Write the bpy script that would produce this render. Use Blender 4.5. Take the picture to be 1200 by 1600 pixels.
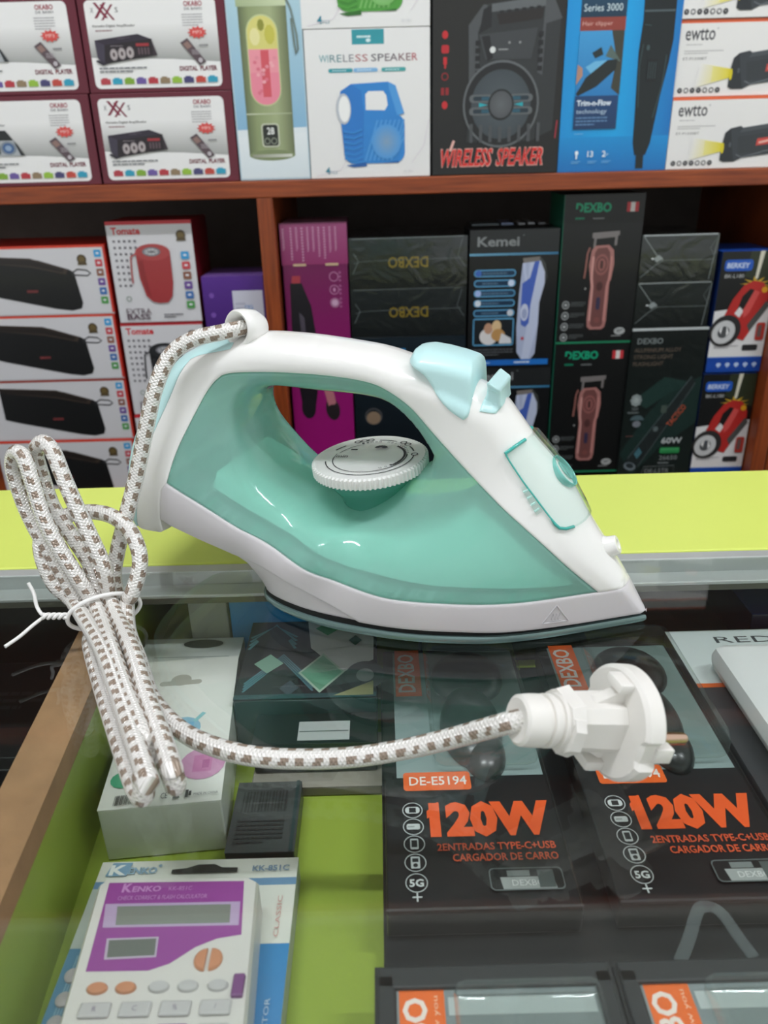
import bpy, bmesh, math, random
import numpy as np
from mathutils import Vector, Matrix, geometry
random.seed(7)
for o in list(bpy.data.objects): bpy.data.objects.remove(o)
SC = bpy.context.scene
COL = SC.collection
ZG = 0.95                       # height of the glass counter top above the floor
R = math.radians

# ---------------------------------------------------------------- camera
cam = bpy.data.objects.new('camera', bpy.data.cameras.new('camera')); COL.objects.link(cam)
cam.data.sensor_fit = 'VERTICAL'; cam.data.sensor_height = 36.0
cam.data.lens = 1220.0/1600.0*36.0
cam.location = (0, 0, ZG+0.217)
cam.rotation_mode = 'QUATERNION'
_p, _r = R(24.6), R(1.5)
_F = Vector((0, math.cos(_p), -math.sin(_p))); _U0 = Vector((0, math.sin(_p), math.cos(_p))); _R0 = Vector((1, 0, 0))
_Rt = _R0*math.cos(_r)-_U0*math.sin(_r); _Up = _U0*math.cos(_r)+_R0*math.sin(_r)
cam.rotation_quaternion = Matrix((( _Rt.x, _Up.x, -_F.x), (_Rt.y, _Up.y, -_F.y), (_Rt.z, _Up.z, -_F.z))).to_quaternion()
cam.data.dof.use_dof = True; cam.data.dof.focus_distance = 0.42; cam.data.dof.aperture_fstop = 12.0
cam.data.clip_start = 0.01
SC.camera = cam

# ---------------------------------------------------------------- world, lamps, exposure
w = bpy.data.worlds.new('world'); SC.world = w; w.use_nodes = True
w.node_tree.nodes['Background'].inputs[0].default_value = (0.94, 0.97, 1.0, 1)
w.node_tree.nodes['Background'].inputs[1].default_value = 0.85
SC.view_settings.view_transform = 'Standard'; SC.view_settings.look = 'None'
SC.view_settings.exposure = 0.0; SC.view_settings.gamma = 1.0; SC.view_settings.use_curve_mapping = False

def lin(c):
    def f(x): return x/12.92 if x <= 0.04045 else ((x+0.055)/1.055)**2.4
    return tuple(f(x) for x in c)
def hx(h):
    h = h.lstrip('#')
    if len(h) == 3: h = ''.join(ch*2 for ch in h)
    return lin(tuple(int(h[i:i+2], 16)/255 for i in (0, 2, 4)))

# ---------------------------------------------------------------- materials
MATS = {}
def mat(name, col='#888', rough=0.5, metal=0.0, coat=0.0, bump=0.0, bscale=200.0, var=0.0, vscale=30.0, trans=0.0, ior=1.45, emit=None, estr=0.0, spec=0.5, sss=0.0):
    if name in MATS: return MATS[name]
    m = bpy.data.materials.new(name); m.use_nodes = True; MATS[name] = m
    nt = m.node_tree; b = nt.nodes['Principled BSDF']
    c = hx(col) if isinstance(col, str) else col
    b.inputs['Base Color'].default_value = (*c, 1); b.inputs['Roughness'].default_value = rough
    b.inputs['Metallic'].default_value = metal; b.inputs['Coat Weight'].default_value = coat; b.inputs['Coat Roughness'].default_value = 0.06
    b.inputs['Transmission Weight'].default_value = trans; b.inputs['IOR'].default_value = ior
    b.inputs['Specular IOR Level'].default_value = spec
    if sss:
        b.inputs['Subsurface Weight'].default_value = sss; b.inputs['Subsurface Radius'].default_value = (0.004, 0.004, 0.004); b.inputs['Subsurface Scale'].default_value = 1.0
    if emit:
        b.inputs['Emission Color'].default_value = (*hx(emit), 1); b.inputs['Emission Strength'].default_value = estr
    tc = nt.nodes.new('ShaderNodeTexCoord')
    if var:
        n = nt.nodes.new('ShaderNodeTexNoise'); n.inputs['Scale'].default_value = vscale; n.inputs['Detail'].default_value = 5
        nt.links.new(tc.outputs['Object'], n.inputs['Vector'])
        mx = nt.nodes.new('ShaderNodeMix'); mx.data_type = 'RGBA'
        mx.inputs[6].default_value = (*[x*(1-var) for x in c], 1); mx.inputs[7].default_value = (*[min(1, x*(1+var)) for x in c], 1)
        nt.links.new(n.outputs['Fac'], mx.inputs[0]); nt.links.new(mx.outputs[2], b.inputs['Base Color'])
    if bump:
        n = nt.nodes.new('ShaderNodeTexNoise'); n.inputs['Scale'].default_value = bscale; n.inputs['Detail'].default_value = 3
        nt.links.new(tc.outputs['Object'], n.inputs['Vector'])
        bp = nt.nodes.new('ShaderNodeBump'); bp.inputs['Strength'].default_value = bump; bp.inputs['Distance'].default_value = 0.001
        nt.links.new(n.outputs['Fac'], bp.inputs['Height']); nt.links.new(bp.outputs['Normal'], b.inputs['Normal'])
    return m

def print_mat(name, rough=0.35, coat=0.0, wrinkle=0.0):
    """printed card: colour comes from the print itself (colour attribute)"""
    if name in MATS: return MATS[name]
    m = bpy.data.materials.new(name); m.use_nodes = True; MATS[name] = m
    nt = m.node_tree; b = nt.nodes['Principled BSDF']; b.inputs['Roughness'].default_value = rough
    b.inputs['Coat Weight'].default_value = coat; b.inputs['Coat Roughness'].default_value = 0.08
    a = nt.nodes.new('ShaderNodeVertexColor'); a.layer_name = 'ink'
    nt.links.new(a.outputs['Color'], b.inputs['Base Color'])
    if wrinkle:
        tc = nt.nodes.new('ShaderNodeTexCoord'); n = nt.nodes.new('ShaderNodeTexNoise'); n.inputs['Scale'].default_value = 28; n.inputs['Detail'].default_value = 4
        n.inputs['Distortion'].default_value = 1.5
        nt.links.new(tc.outputs['Object'], n.inputs['Vector'])
        bp = nt.nodes.new('ShaderNodeBump'); bp.inputs['Strength'].default_value = wrinkle; bp.inputs['Distance'].default_value = 0.006
        nt.links.new(n.outputs['Fac'], bp.inputs['Height']); nt.links.new(bp.outputs['Normal'], b.inputs['Coat Normal'])
        nt.links.new(bp.outputs['Normal'], b.inputs['Normal'])
    return m

def clear_mat(name, tint, gloss_rough=0.03, body=None, body_fac=0.0, ior=1.5, rough=0.15, dust=0.0, scr=0.0, body_sss=False):
    """thin clear sheet or milky plastic: see-through tint + Fresnel gloss (+ a share of solid body colour, + fine dust)"""
    if name in MATS: return MATS[name]
    m = bpy.data.materials.new(name); m.use_nodes = True; MATS[name] = m
    nt = m.node_tree; nt.nodes.remove(nt.nodes['Principled BSDF']); out = nt.nodes['Material Output']
    tr = nt.nodes.new('ShaderNodeBsdfTransparent'); tr.inputs[0].default_value = (*hx(tint), 1)
    gl = nt.nodes.new('ShaderNodeBsdfGlossy'); gl.inputs['Roughness'].default_value = gloss_rough
    fr = nt.nodes.new('ShaderNodeFresnel'); fr.inputs['IOR'].default_value = ior
    ge = nt.nodes.new('ShaderNodeNewGeometry'); io = nt.nodes.new('ShaderNodeMapRange')     # thin sheet: the same gloss on both of its faces
    io.inputs[3].default_value = ior; io.inputs[4].default_value = 1.0/ior
    nt.links.new(ge.outputs['Backfacing'], io.inputs[0]); nt.links.new(io.outputs[0], fr.inputs['IOR'])
    last = tr.outputs[0]
    if body:
        df = nt.nodes.new('ShaderNodeBsdfDiffuse'); df.inputs[0].default_value = (*hx(body), 1)
        tl = nt.nodes.new('ShaderNodeBsdfTranslucent'); tl.inputs[0].default_value = (*hx(body), 1)
        mb = nt.nodes.new('ShaderNodeMixShader'); mb.inputs[0].default_value = 0.35
        nt.links.new(df.outputs[0], mb.inputs[1]); nt.links.new(tl.outputs[0], mb.inputs[2])
        mm = nt.nodes.new('ShaderNodeMixShader'); mm.inputs[0].default_value = body_fac
        nt.links.new(last, mm.inputs[1]); nt.links.new(mb.outputs[0], mm.inputs[2]); last = mm.outputs[0]
    if dust:
        tc = nt.nodes.new('ShaderNodeTexCoord')
        n = nt.nodes.new('ShaderNodeTexNoise'); n.inputs['Scale'].default_value = 9; n.inputs['Detail'].default_value = 8; n.inputs['Roughness'].default_value = 0.7
        nt.links.new(tc.outputs['Object'], n.inputs['Vector'])
        mr = nt.nodes.new('ShaderNodeMapRange'); mr.inputs[1].default_value = 0.35; mr.inputs[2].default_value = 0.75; mr.inputs[3].default_value = dust*0.5; mr.inputs[4].default_value = dust*1.6
        nt.links.new(n.outputs['Fac'], mr.inputs[0]); fac = mr.outputs[0]
        if scr:
            for sc_, rot in ((7.0, 0.5), (9.0, -0.7), (6.0, 1.9)):
                mp = nt.nodes.new('ShaderNodeMapping'); mp.inputs['Rotation'].default_value = (0, 0, rot); mp.inputs['Scale'].default_value = (sc_*2.2, sc_*230, 1)
                nt.links.new(tc.outputs['Object'], mp.inputs['Vector'])
                v = nt.nodes.new('ShaderNodeTexNoise'); v.inputs['Scale'].default_value = 1.0; v.inputs['Detail'].default_value = 1
                nt.links.new(mp.outputs[0], v.inputs['Vector'])
                r2 = nt.nodes.new('ShaderNodeMapRange'); r2.inputs[1].default_value = 0.80; r2.inputs[2].default_value = 0.84; r2.inputs[3].default_value = 0; r2.inputs[4].default_value = scr
                nt.links.new(v.outputs['Fac'], r2.inputs[0])
                ad = nt.nodes.new('ShaderNodeMath'); ad.operation = 'ADD'; nt.links.new(fac, ad.inputs[0]); nt.links.new(r2.outputs[0], ad.inputs[1]); fac = ad.outputs[0]
        dd = nt.nodes.new('ShaderNodeBsdfDiffuse'); dd.inputs[0].default_value = (0.75, 0.78, 0.78, 1)
        mm = nt.nodes.new('ShaderNodeMixShader'); nt.links.new(fac, mm.inputs[0]); nt.links.new(last, mm.inputs[1]); nt.links.new(dd.outputs[0], mm.inputs[2]); last = mm.outputs[0]
    mx = nt.nodes.new('ShaderNodeMixShader'); nt.links.new(fr.outputs[0], mx.inputs[0]); nt.links.new(last, mx.inputs[1]); nt.links.new(gl.outputs[0], mx.inputs[2])
    nt.links.new(mx.outputs[0], out.inputs['Surface'])
    return m

# ---------------------------------------------------------------- object helpers
def tag(o, label=None, cat=None, group=None, kind=None):
    for k, v in (('label', label), ('category', cat), ('group', group), ('kind', kind)):
        if v: o[k] = v
    return o
def link(name, me, m=None, parent=None, loc=(0, 0, 0), rot=None):
    o = bpy.data.objects.new(name, me); COL.objects.link(o)
    if m is not None and me is not None:
        for q in (m if isinstance(m, (list, tuple)) else [m]): me.materials.append(q)
    if parent is not None: o.parent = parent
    o.location = loc
    if rot: o.rotation_euler = rot
    return o
def thing(name, label, cat, loc, rz=0.0, group=None, rot=None):
    o = link(name, None, None, None, loc, rot or (0, 0, rz)); o.empty_display_size = 0.02
    return tag(o, label, cat, group)
def dup(root, loc=None, label=None, name=None, rz=None):
    r = root.copy(); COL.objects.link(r)
    if loc is not None: r.location = loc
    if rz is not None: r.rotation_euler = (0, 0, rz)
    if label: r['label'] = label
    for ch in root.children:
        c = ch.copy(); COL.objects.link(c); c.parent = r
        for g in ch.children:
            d = g.copy(); COL.objects.link(d); d.parent = c
    return r
def mesh(name, v, f, smooth=None):
    me = bpy.data.meshes.new(name); me.from_pydata([tuple(p) for p in v], [], f); me.update()
    if smooth is not None:
        me.polygons.foreach_set('use_smooth', [True]*len(me.polygons)); me.set_sharp_from_angle(angle=R(smooth))
    return me
class MB:
    def __init__(s): s.v = []; s.f = []; s.mi = []
    def add(s, v, f, mi=0, M=None):
        k = len(s.v); s.v += [tuple(M @ Vector(p)) if M is not None else tuple(p) for p in v]
        s.f += [tuple(i+k for i in q) for q in f]; s.mi += [mi]*len(f); return s
    def box(s, x0, x1, y0, y1, z0, z1, b=0.0, mi=0, M=None):
        v, f = boxdata(x0, x1, y0, y1, z0, z1, b); return s.add(v, f, mi, M)
    def build(s, name, m, parent=None, loc=(0, 0, 0), smooth=None, rot=None):
        me = mesh(name, s.v, s.f, smooth); o = link(name, me, m, parent, loc, rot)
        me.polygons.foreach_set('material_index', s.mi); return o
def boxdata(x0, x1, y0, y1, z0, z1, b=0.0):
    if b <= 0:
        v = [(x, y, z) for x in (x0, x1) for y in (y0, y1) for z in (z0, z1)]
        return v, [(0, 1, 3, 2), (4, 6, 7, 5), (0, 4, 5, 1), (2, 3, 7, 6), (0, 2, 6, 4), (1, 5, 7, 3)]
    bm = bmesh.new()
    bmesh.ops.create_cube(bm, size=1.0)
    for q in bm.verts: q.co = Vector(((x0+x1)/2+q.co.x*(x1-x0), (y0+y1)/2+q.co.y*(y1-y0), (z0+z1)/2+q.co.z*(z1-z0)))
    bmesh.ops.bevel(bm, geom=bm.edges[:], offset=b, segments=2, affect='EDGES', profile=0.5)
    bm.verts.index_update()
    v = [tuple(q.co) for q in bm.verts]; f = [tuple(q.index for q in p.verts) for p in bm.faces]; bm.free(); return v, f
def frame(p, a, up=(0, 0, 1)):
    """matrix with local z along a"""
    a = Vector(a).normalized(); u = Vector(up)
    x = u.cross(a)
    if x.length < 1e-4: x = Vector((1, 0, 0)).cross(a)
    x.normalize(); y = a.cross(x)
    return Matrix(((x.x, y.x, a.x, p[0]), (x.y, y.y, a.y, p[1]), (x.z, y.z, a.z, p[2]), (0, 0, 0, 1)))
def lathe(prof, seg=48, close=True):
    """prof: list of (r, h) along local z"""
    v = []; f = []; n = len(prof)
    for i in range(seg):
        a = 2*math.pi*i/seg
        for r, h in prof: v.append((r*math.cos(a), r*math.sin(a), h))
    for i in range(seg):
        j = (i+1) % seg
        for k in range(n-1): f.append((i*n+k, j*n+k, j*n+k+1, i*n+k+1))
    if close:
        f.append(tuple(i*n for i in range(seg))[::-1]); f.append(tuple(i*n+n-1 for i in range(seg)))
    return v, f
def catmull(P, step):
    P = [Vector(p) for p in P]; P = [P[0]*2-P[1]]+P+[P[-1]*2-P[-2]]; out = []
    for i in range(1, len(P)-2):
        a, b, c, d = P[i-1:i+3]; n = max(2, int((c-b).length/step+0.5))
        for k in range(n):
            t = k/n
            out.append(0.5*((2*b)+(c-a)*t+(2*a-5*b+4*c-d)*t*t+(3*b-a-3*c+d)*t**3))
    out.append(P[-2]); return out
def tube(P, r, seg=12, closed=False, caps=True):
    P = [Vector(p) for p in P]; n = len(P); v = []; f = []
    rr = r if isinstance(r, (list, tuple)) else [r]*n
    T = []
    for i in range(n):
        if closed: t = P[(i+1) % n]-P[i-1]
        else: t = P[min(i+1, n-1)]-P[max(i-1, 0)]
        T.append(t.normalized() if t.length > 1e-9 else Vector((0, 0, 1)))
    N = T[0].orthogonal().normalized()
    for i in range(n):
        N = (N-T[i]*N.dot(T[i])).normalized(); B = T[i].cross(N)
        for k in range(seg):
            a = 2*math.pi*k/seg; v.append(P[i]+(N*math.cos(a)+B*math.sin(a))*rr[i])
    for i in range(n if closed else n-1):
        j = (i+1) % n
        for k in range(seg):
            l = (k+1) % seg; f.append((i*seg+k, i*seg+l, j*seg+l, j*seg+k))
    if caps and not closed:
        f.append(tuple(range(seg))[::-1]); f.append(tuple((n-1)*seg+k for k in range(seg)))
    return v, f

# ================================================================ the room
def struct(name, mb, m, loc=(0, 0, 0), **k):
    return tag(mb.build(name, m, None, loc, **k), kind='structure')
struct('floor', MB().box(-2.5, 2.5, -2.5, 1.6, -0.05, 0), mat('floor_tile', '#8d8880', 0.35, var=0.15, vscale=6))
struct('wall_back', MB().box(-2.5, 2.5, 1.6, 1.7, 0, 2.8), mat('wall_paint', '#c9c6bd', 0.7, bump=0.1))
struct('ceiling', MB().box(-2.5, 2.5, -2.5, 1.7, 2.8, 2.9), mat('ceiling_paint', '#d8d8d4', 0.8))
lamp_m = mat('lamp_diffuser', '#ffffff', 0.4, emit='#f6f9ff', estr=150.0)
lamp_b = mat('lamp_housing', '#e8e8e6', 0.4)
def tube_lamp(x, y, L, label, rz=0):
    t = thing('ceiling_tube_lamp', label, 'lamp', (x, y, 2.8), rz, group='ceiling tube lamps')
    MB().box(-L/2-0.03, L/2+0.03, -0.035, 0.035, -0.05, 0, 0.004).build('housing', lamp_b, t)
    v, f = tube([(-L/2, 0, -0.062), (L/2, 0, -0.062)], 0.017, 16); MB().add(v, f).build('tube', lamp_m, t, smooth=40)
    for s in (-1, 1): MB().box(s*L/2-0.012, s*L/2+0.012, -0.02, 0.02, -0.082, -0.045, 0.003).build('end_cap', lamp_b, t)
tube_lamp(-0.35, 0.10, 0.9, 'white ceiling tube lamp over the coiled cord end of the counter')
tube_lamp(1.05, 0.12, 0.9, 'white ceiling tube lamp over the other end of the counter')

# ================================================================ shelf unit behind the counter
wood = mat('shelf_wood', '#8f4722', 0.42, var=0.25, vscale=14, coat=0.15)
# streaky grain
def grain(m, axis_scale):
    nt = m.node_tree; b = nt.nodes['Principled BSDF']
    tc = nt.nodes.new('ShaderNodeTexCoord'); mp = nt.nodes.new('ShaderNodeMapping'); mp.inputs['Scale'].default_value = axis_scale
    n = nt.nodes.new('ShaderNodeTexNoise'); n.inputs['Scale'].default_value = 4; n.inputs['Detail'].default_value = 6
    r = nt.nodes.new('ShaderNodeValToRGB'); r.color_ramp.elements[0].color = (*hx('#6f2d0f'), 1); r.color_ramp.elements[1].color = (*hx('#9c4a1e'), 1)
    r.color_ramp.elements[0].position = 0.3; r.color_ramp.elements[1].position = 0.7
    nt.links.new(tc.outputs['Object'], mp.inputs[0]); nt.links.new(mp.outputs[0], n.inputs['Vector']); nt.links.new(n.outputs['Fac'], r.inputs[0]); nt.links.new(r.outputs[0], b.inputs['Base Color'])
grain(wood, (3, 3, 60))
wood_v = mat('shelf_wood_upright', '#8f4722', 0.42, coat=0.1); grain(wood_v, (60, 3, 3))
dark_back = mat('shelf_back_board', '#5d544e', 0.7, var=0.2)
US, LS = 0.1911, -0.2350        # top faces of the two shelf boards, above the glass
shelf = thing('shelf_unit', 'tall reddish brown wooden shelf unit packed with product boxes', 'shelf', (0, 1.045, 0))
def sboard(z): MB().box(-1.0, 1.0, 0, 0.33, z-0.0198+ZG, z+ZG, 0.0012).build('shelf_board', wood, shelf)
for z in (US, LS, 0.66, 1.10, -0.60, -0.90): sboard(z)
for x0 in (-0.1483, 0.5304, 0.5520):
    MB().box(x0, x0+0.0198, 0.0005, 0.33, LS+ZG, US-0.0198+ZG, 0.001).build('upright', wood_v, shelf)
for x0 in (-1.02, 1.0): MB().box(x0, x0+0.02, 0, 0.33, 0, 2.1, 0.001).build('side_panel', wood_v, shelf)
MB().box(-1.0, 1.0, 0.322, 0.335, 0.03, 2.1).build('back_panel', dark_back, shelf)

# ================================================================ counter with glass display case
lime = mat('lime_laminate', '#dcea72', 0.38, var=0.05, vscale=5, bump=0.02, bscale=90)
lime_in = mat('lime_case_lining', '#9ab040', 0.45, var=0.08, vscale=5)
alu = mat('aluminium', '#c6cac8', 0.38, metal=0.35, var=0.12, vscale=40)
mdf = mat('raw_board_edge', '#a8835e', 0.8, var=0.3, vscale=60, bump=0.3, bscale=400)
blackm = mat('black_lining', '#151718', 0.5)
counter = thing('display_counter', 'glass topped display counter with lime green ledge and aluminium rail', 'counter', (0, 0, ZG))
ledge = MB().box(-0.95, 0.95, 0.4075, 0.531, -0.018, 0.0, 0.0015).build('ledge_board', lime, counter)
rail = MB()
rail.box(-0.95, 0.95, 0.3985, 0.4070, -0.014, -0.0002, 0.0008); rail.box(-0.95, 0.95, 0.386, 0.3985, -0.0108, -0.0086, 0.0006)
rail.build('aluminium_rail', alu, counter)
MB().box(-0.95, 0.95, 0.3868, 0.3984, -0.0150, -0.0109, 0.0006).build('rail_reflection_strip', mat('rail_reflection_grey', '#66665a', .5, var=.2, vscale=30), counter)  # added dark strip, coloured like the reflection in the rail's front face
glass = clear_mat('counter_glass', '#fbfdfc', 0.012, dust=0.003, scr=0.22)
MB().box(-0.95, 0.95, -0.10, 0.3983, -0.0082, 0.0).build('glass_top', glass, counter)
FZ = -0.070                      # floor of the display compartment
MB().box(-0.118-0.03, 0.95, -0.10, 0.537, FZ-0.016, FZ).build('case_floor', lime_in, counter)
MB().box(-0.95, -0.170, -0.10, 0.537, -0.30, -0.285).build('lower_shelf', blackm, counter)
# board that divides the case, raw on top and lime on its face (runs slightly askew)
d = MB(); x = lambda y: -0.1286-0.0345*(y-0.10)/0.2
pr = [(-0.09, 0), (0.384, 0)]
v = []
for y in (-0.095, 0.52):
    xr = -0.1325-0.066*(y-0.185); v += [(xr-0.0198, y, FZ-0.016), (xr, y, FZ-0.016), (xr, y, -0.0205), (xr-0.0198, y, -0.0205)]
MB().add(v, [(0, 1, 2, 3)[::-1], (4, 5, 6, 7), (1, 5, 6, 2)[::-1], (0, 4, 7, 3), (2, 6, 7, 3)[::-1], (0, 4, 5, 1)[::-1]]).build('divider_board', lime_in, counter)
v = [(p[0], p[1], -0.0203) if i % 4 in (2, 3) else p for i, p in enumerate(v)]
e = []
for y in (-0.095, 0.3838):
    xr = -0.1325-0.066*(y-0.185); e += [(xr-0.0198, y, -0.0203), (xr, y, -0.0203), (xr, y, -0.0090), (xr-0.0198, y, -0.0090)]
MB().add(e, [(0, 1, 2, 3)[::-1], (4, 5, 6, 7), (1, 5, 6, 2)[::-1], (0, 4, 7, 3), (2, 6, 7, 3)[::-1], (0, 4, 5, 1)[::-1]]).build('raw_board_edge', mdf, counter)
MB().box(-0.95, 0.95, 0.519, 0.531, -0.94, -0.018).build('rear_panel', mat('rear_lining', '#2b2a24', .6), counter)
for x0 in (-0.95, 0.935): MB().box(x0, x0+0.015, -0.10, 0.525, -0.94, -0.0085).build('end_panel', lime, counter)
MB().box(-0.935, 0.935, -0.10, -0.094, -0.40, -0.0085).build('front_glass', glass, counter)
MB().box(-0.935, 0.935, -0.10, -0.088, -0.94, -0.40).build('front_panel', lime, counter)

# ================================================================ steam iron
IT = (0.1304, 0.3333, ZG)        # tip of the soleplate on the glass
iron = thing('steam_iron', 'mint and white steam iron with braided cord lying on the glass counter', 'iron', IT, R(160))
CP = np.array([(0,.007,.003),(.0125,.007,.011),(.03,.007,.0225),(.044,.007,.031),(.065,.007,.042),(.0815,.007,.0470),(.104,.007,.052),(.127,.007,.054),(.153,.007,.053),(.175,.007,.0485),(.19,.007,.042),(.197,.007,.036),
(0.012,.025,.010),(.03,.025,.021),(.065,.025,.040),(.104,.025,.050),(.15,.025,.0515),(.19,.025,.047),(.215,.025,.042),
(.028,.048,.015),(.045,.045,.026),(.08,.045,.038),(.12,.0430,.043),(.155,.0430,.046),(.2,.045,.047),(.24,.045,.045),(.27,.045,.042),
(.045,.07,.015),(.055,.065,.022),(.085,.065,.027),(.122,.0555,.025),(.15,.0520,.024),(.178,.0585,.027),(.205,.065,.038),(.235,.065,.043),(.265,.065,.040),
(.065,.09,.016),(.08,.085,.021),(.10,.085,.022),(.215,.085,.030),(.25,.085,.035),(.27,.085,.033),
(.08,.105,.018),(.1,.105,.020),(.12,.11,.0195),(.22,.105,.024),(.25,.105,.027),
(.1,.125,.018),(.13,.122,.0195),(.17,.122,.0195),(.21,.122,.021),(.24,.122,.022)])
def tps(CP):
    P = CP[:, :2]/.1; n = len(P)
    dd = np.linalg.norm(P[:, None]-P[None], axis=2); K = dd*dd*np.log(dd+1e-12)+np.eye(n)*1e-3
    A = np.zeros((n+3, n+3)); A[:n, :n] = K; A[:n, n] = 1; A[:n, n+1:] = P; A[n, :n] = 1; A[n+1:, :n] = P.T
    b = np.zeros(n+3); b[:n] = CP[:, 2]; c = np.linalg.solve(A, b)
    def W(q):
        q = np.asarray(q, float).reshape(-1, 2)/.1
        r = np.linalg.norm(q[:, None, :]-P, axis=-1)
        return np.maximum((r*r*np.log(r+1e-12))@c[:n]+c[n]+q@c[n+1:], .001)
    return W
WF = tps(CP)
NOSE = [(.0004,.006,.0008),(.0106,.0225,.003),(.0156,.0305,.006),(.0317,.0538,.011),(.0432,.0735,.012),(.0541,.0857,.012),(.0613,.0932,.012),(.069,.103,.012),(.0755,.1107,.012),(.0824,.1149,.012),(.0893,.1185,.012)]
HAND = [(.105,.1240,.012),(.1208,.1278,.012),(.1340,.1313,.012),(.1475,.1333,.012),(.1727,.1355,.012),(.1933,.1362,.012),(.2043,.1358,.012)]
REAR = [(.213,.1345,.012),(.2272,.1316,.012),(.2420,.1262,.012),(.2509,.1205,.012),(.2588,.109,.012),(.2727,.0879,.012),(.278,.070,.012),(.279,.05,.012),(.277,.036,.010),(.272,.031,.008)]
FOOT = [(.2605,.0295,.004),(.2498,.034,.0015)]
UND = [(.2410,.0389,.0009),(.2231,.0331,.0009),(.2095,.0291,.0009)]
HEEL = [(.2059,.0267,.0012),(.2029,.0189,.005),(.2,.0097,.005),(.1975,.0067,.005)]
def smooth2(L, step=.003):
    P = catmull([(a, b, c) for a, b, c in L], step); return [tuple(p) for p in P]
SIL = smooth2(NOSE+HAND+REAR)
HOLE = [(.1089,.0827),(.1108,.0765),(.1170,.0705),(.1260,.0632),(.1375,.0550),(.15,.0502),(.165,.0522),(.180,.0575),(.192,.0655),(.2005,.0765),(.2050,.0845),(.2067,.0925),(.2051,.1018),(.1995,.1080),(.1906,.1102),(.1673,.109),(.1424,.108),(.1304,.1053),(.1207,.0979),(.1134,.0894)]
HOLEP = [(p[0], p[1], .007) for p in catmull([(a, b, 0) for a, b in HOLE+HOLE[:1]], .0025)]
EDGES = [SIL, SIL[-1:]+FOOT+UND+HEEL, HOLEP]
def edge_t(q):
    q = np.asarray(q, float).reshape(-1, 2); best = np.full(len(q), 9.0)
    for L in EDGES:
        L = np.array(L)
        for a, b in zip(L[:-1], L[1:]):
            ab = b[:2]-a[:2]; den = max(ab@ab, 1e-12)
            t = np.clip(((q-a[:2])@ab)/den, 0, 1); dd = np.linalg.norm(q-(a[:2]+t[:, None]*ab), axis=1)
            best = np.minimum(best, dd/(a[2]+t*(b[2]-a[2])))
    return best
def gfun(t):
    t = np.clip(t, 0, 1); return np.maximum(np.sqrt(np.maximum(1-(1-t)**2, 0)), .03)
def surf(s, z, lift=0.0):
    """near flank of the body at (s, z)"""
    return Vector((s, float(WF([(s, z)])[0]*gfun(edge_t([(s, z)]))[0])+lift, z))
def inside(q, poly):
    x, y = q[:, 0], q[:, 1]; r = np.zeros(len(q), bool); P = np.array(poly); n = len(P)
    for i in range(n):
        x1, y1 = P[i]; x2, y2 = P[(i+1) % n]
        c = ((y1 > y) != (y2 > y))
        with np.errstate(divide='ignore', invalid='ignore'): xi = (x2-x1)*(y-y1)/(y2-y1)+x1
        r ^= c & (x < xi)
    return r
def resample(P, h):
    out = []
    for a, b in zip(P, P[1:]+P[:1]):
        a = np.array(a[:2]); b = np.array(b[:2]); n = max(1, int(np.linalg.norm(b-a)/h+.5))
        for k in range(n): out.append(tuple(a+(b-a)*k/n))
    return out
def seg_dist(q, P):
    P = np.array(P); best = np.full(len(q), 9.0)
    for a, b in zip(P, np.roll(P, -1, 0)):
        ab = b-a; den = max(ab@ab, 1e-14); t = np.clip(((q-a)@ab)/den, 0, 1)
        best = np.minimum(best, np.linalg.norm(q-(a+t[:, None]*ab), axis=1))
    return best
def open_dist(q, P): return np.min([seg_dist(q, [a, b]) for a, b in zip(P[:-1], P[1:])], axis=0)
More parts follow.
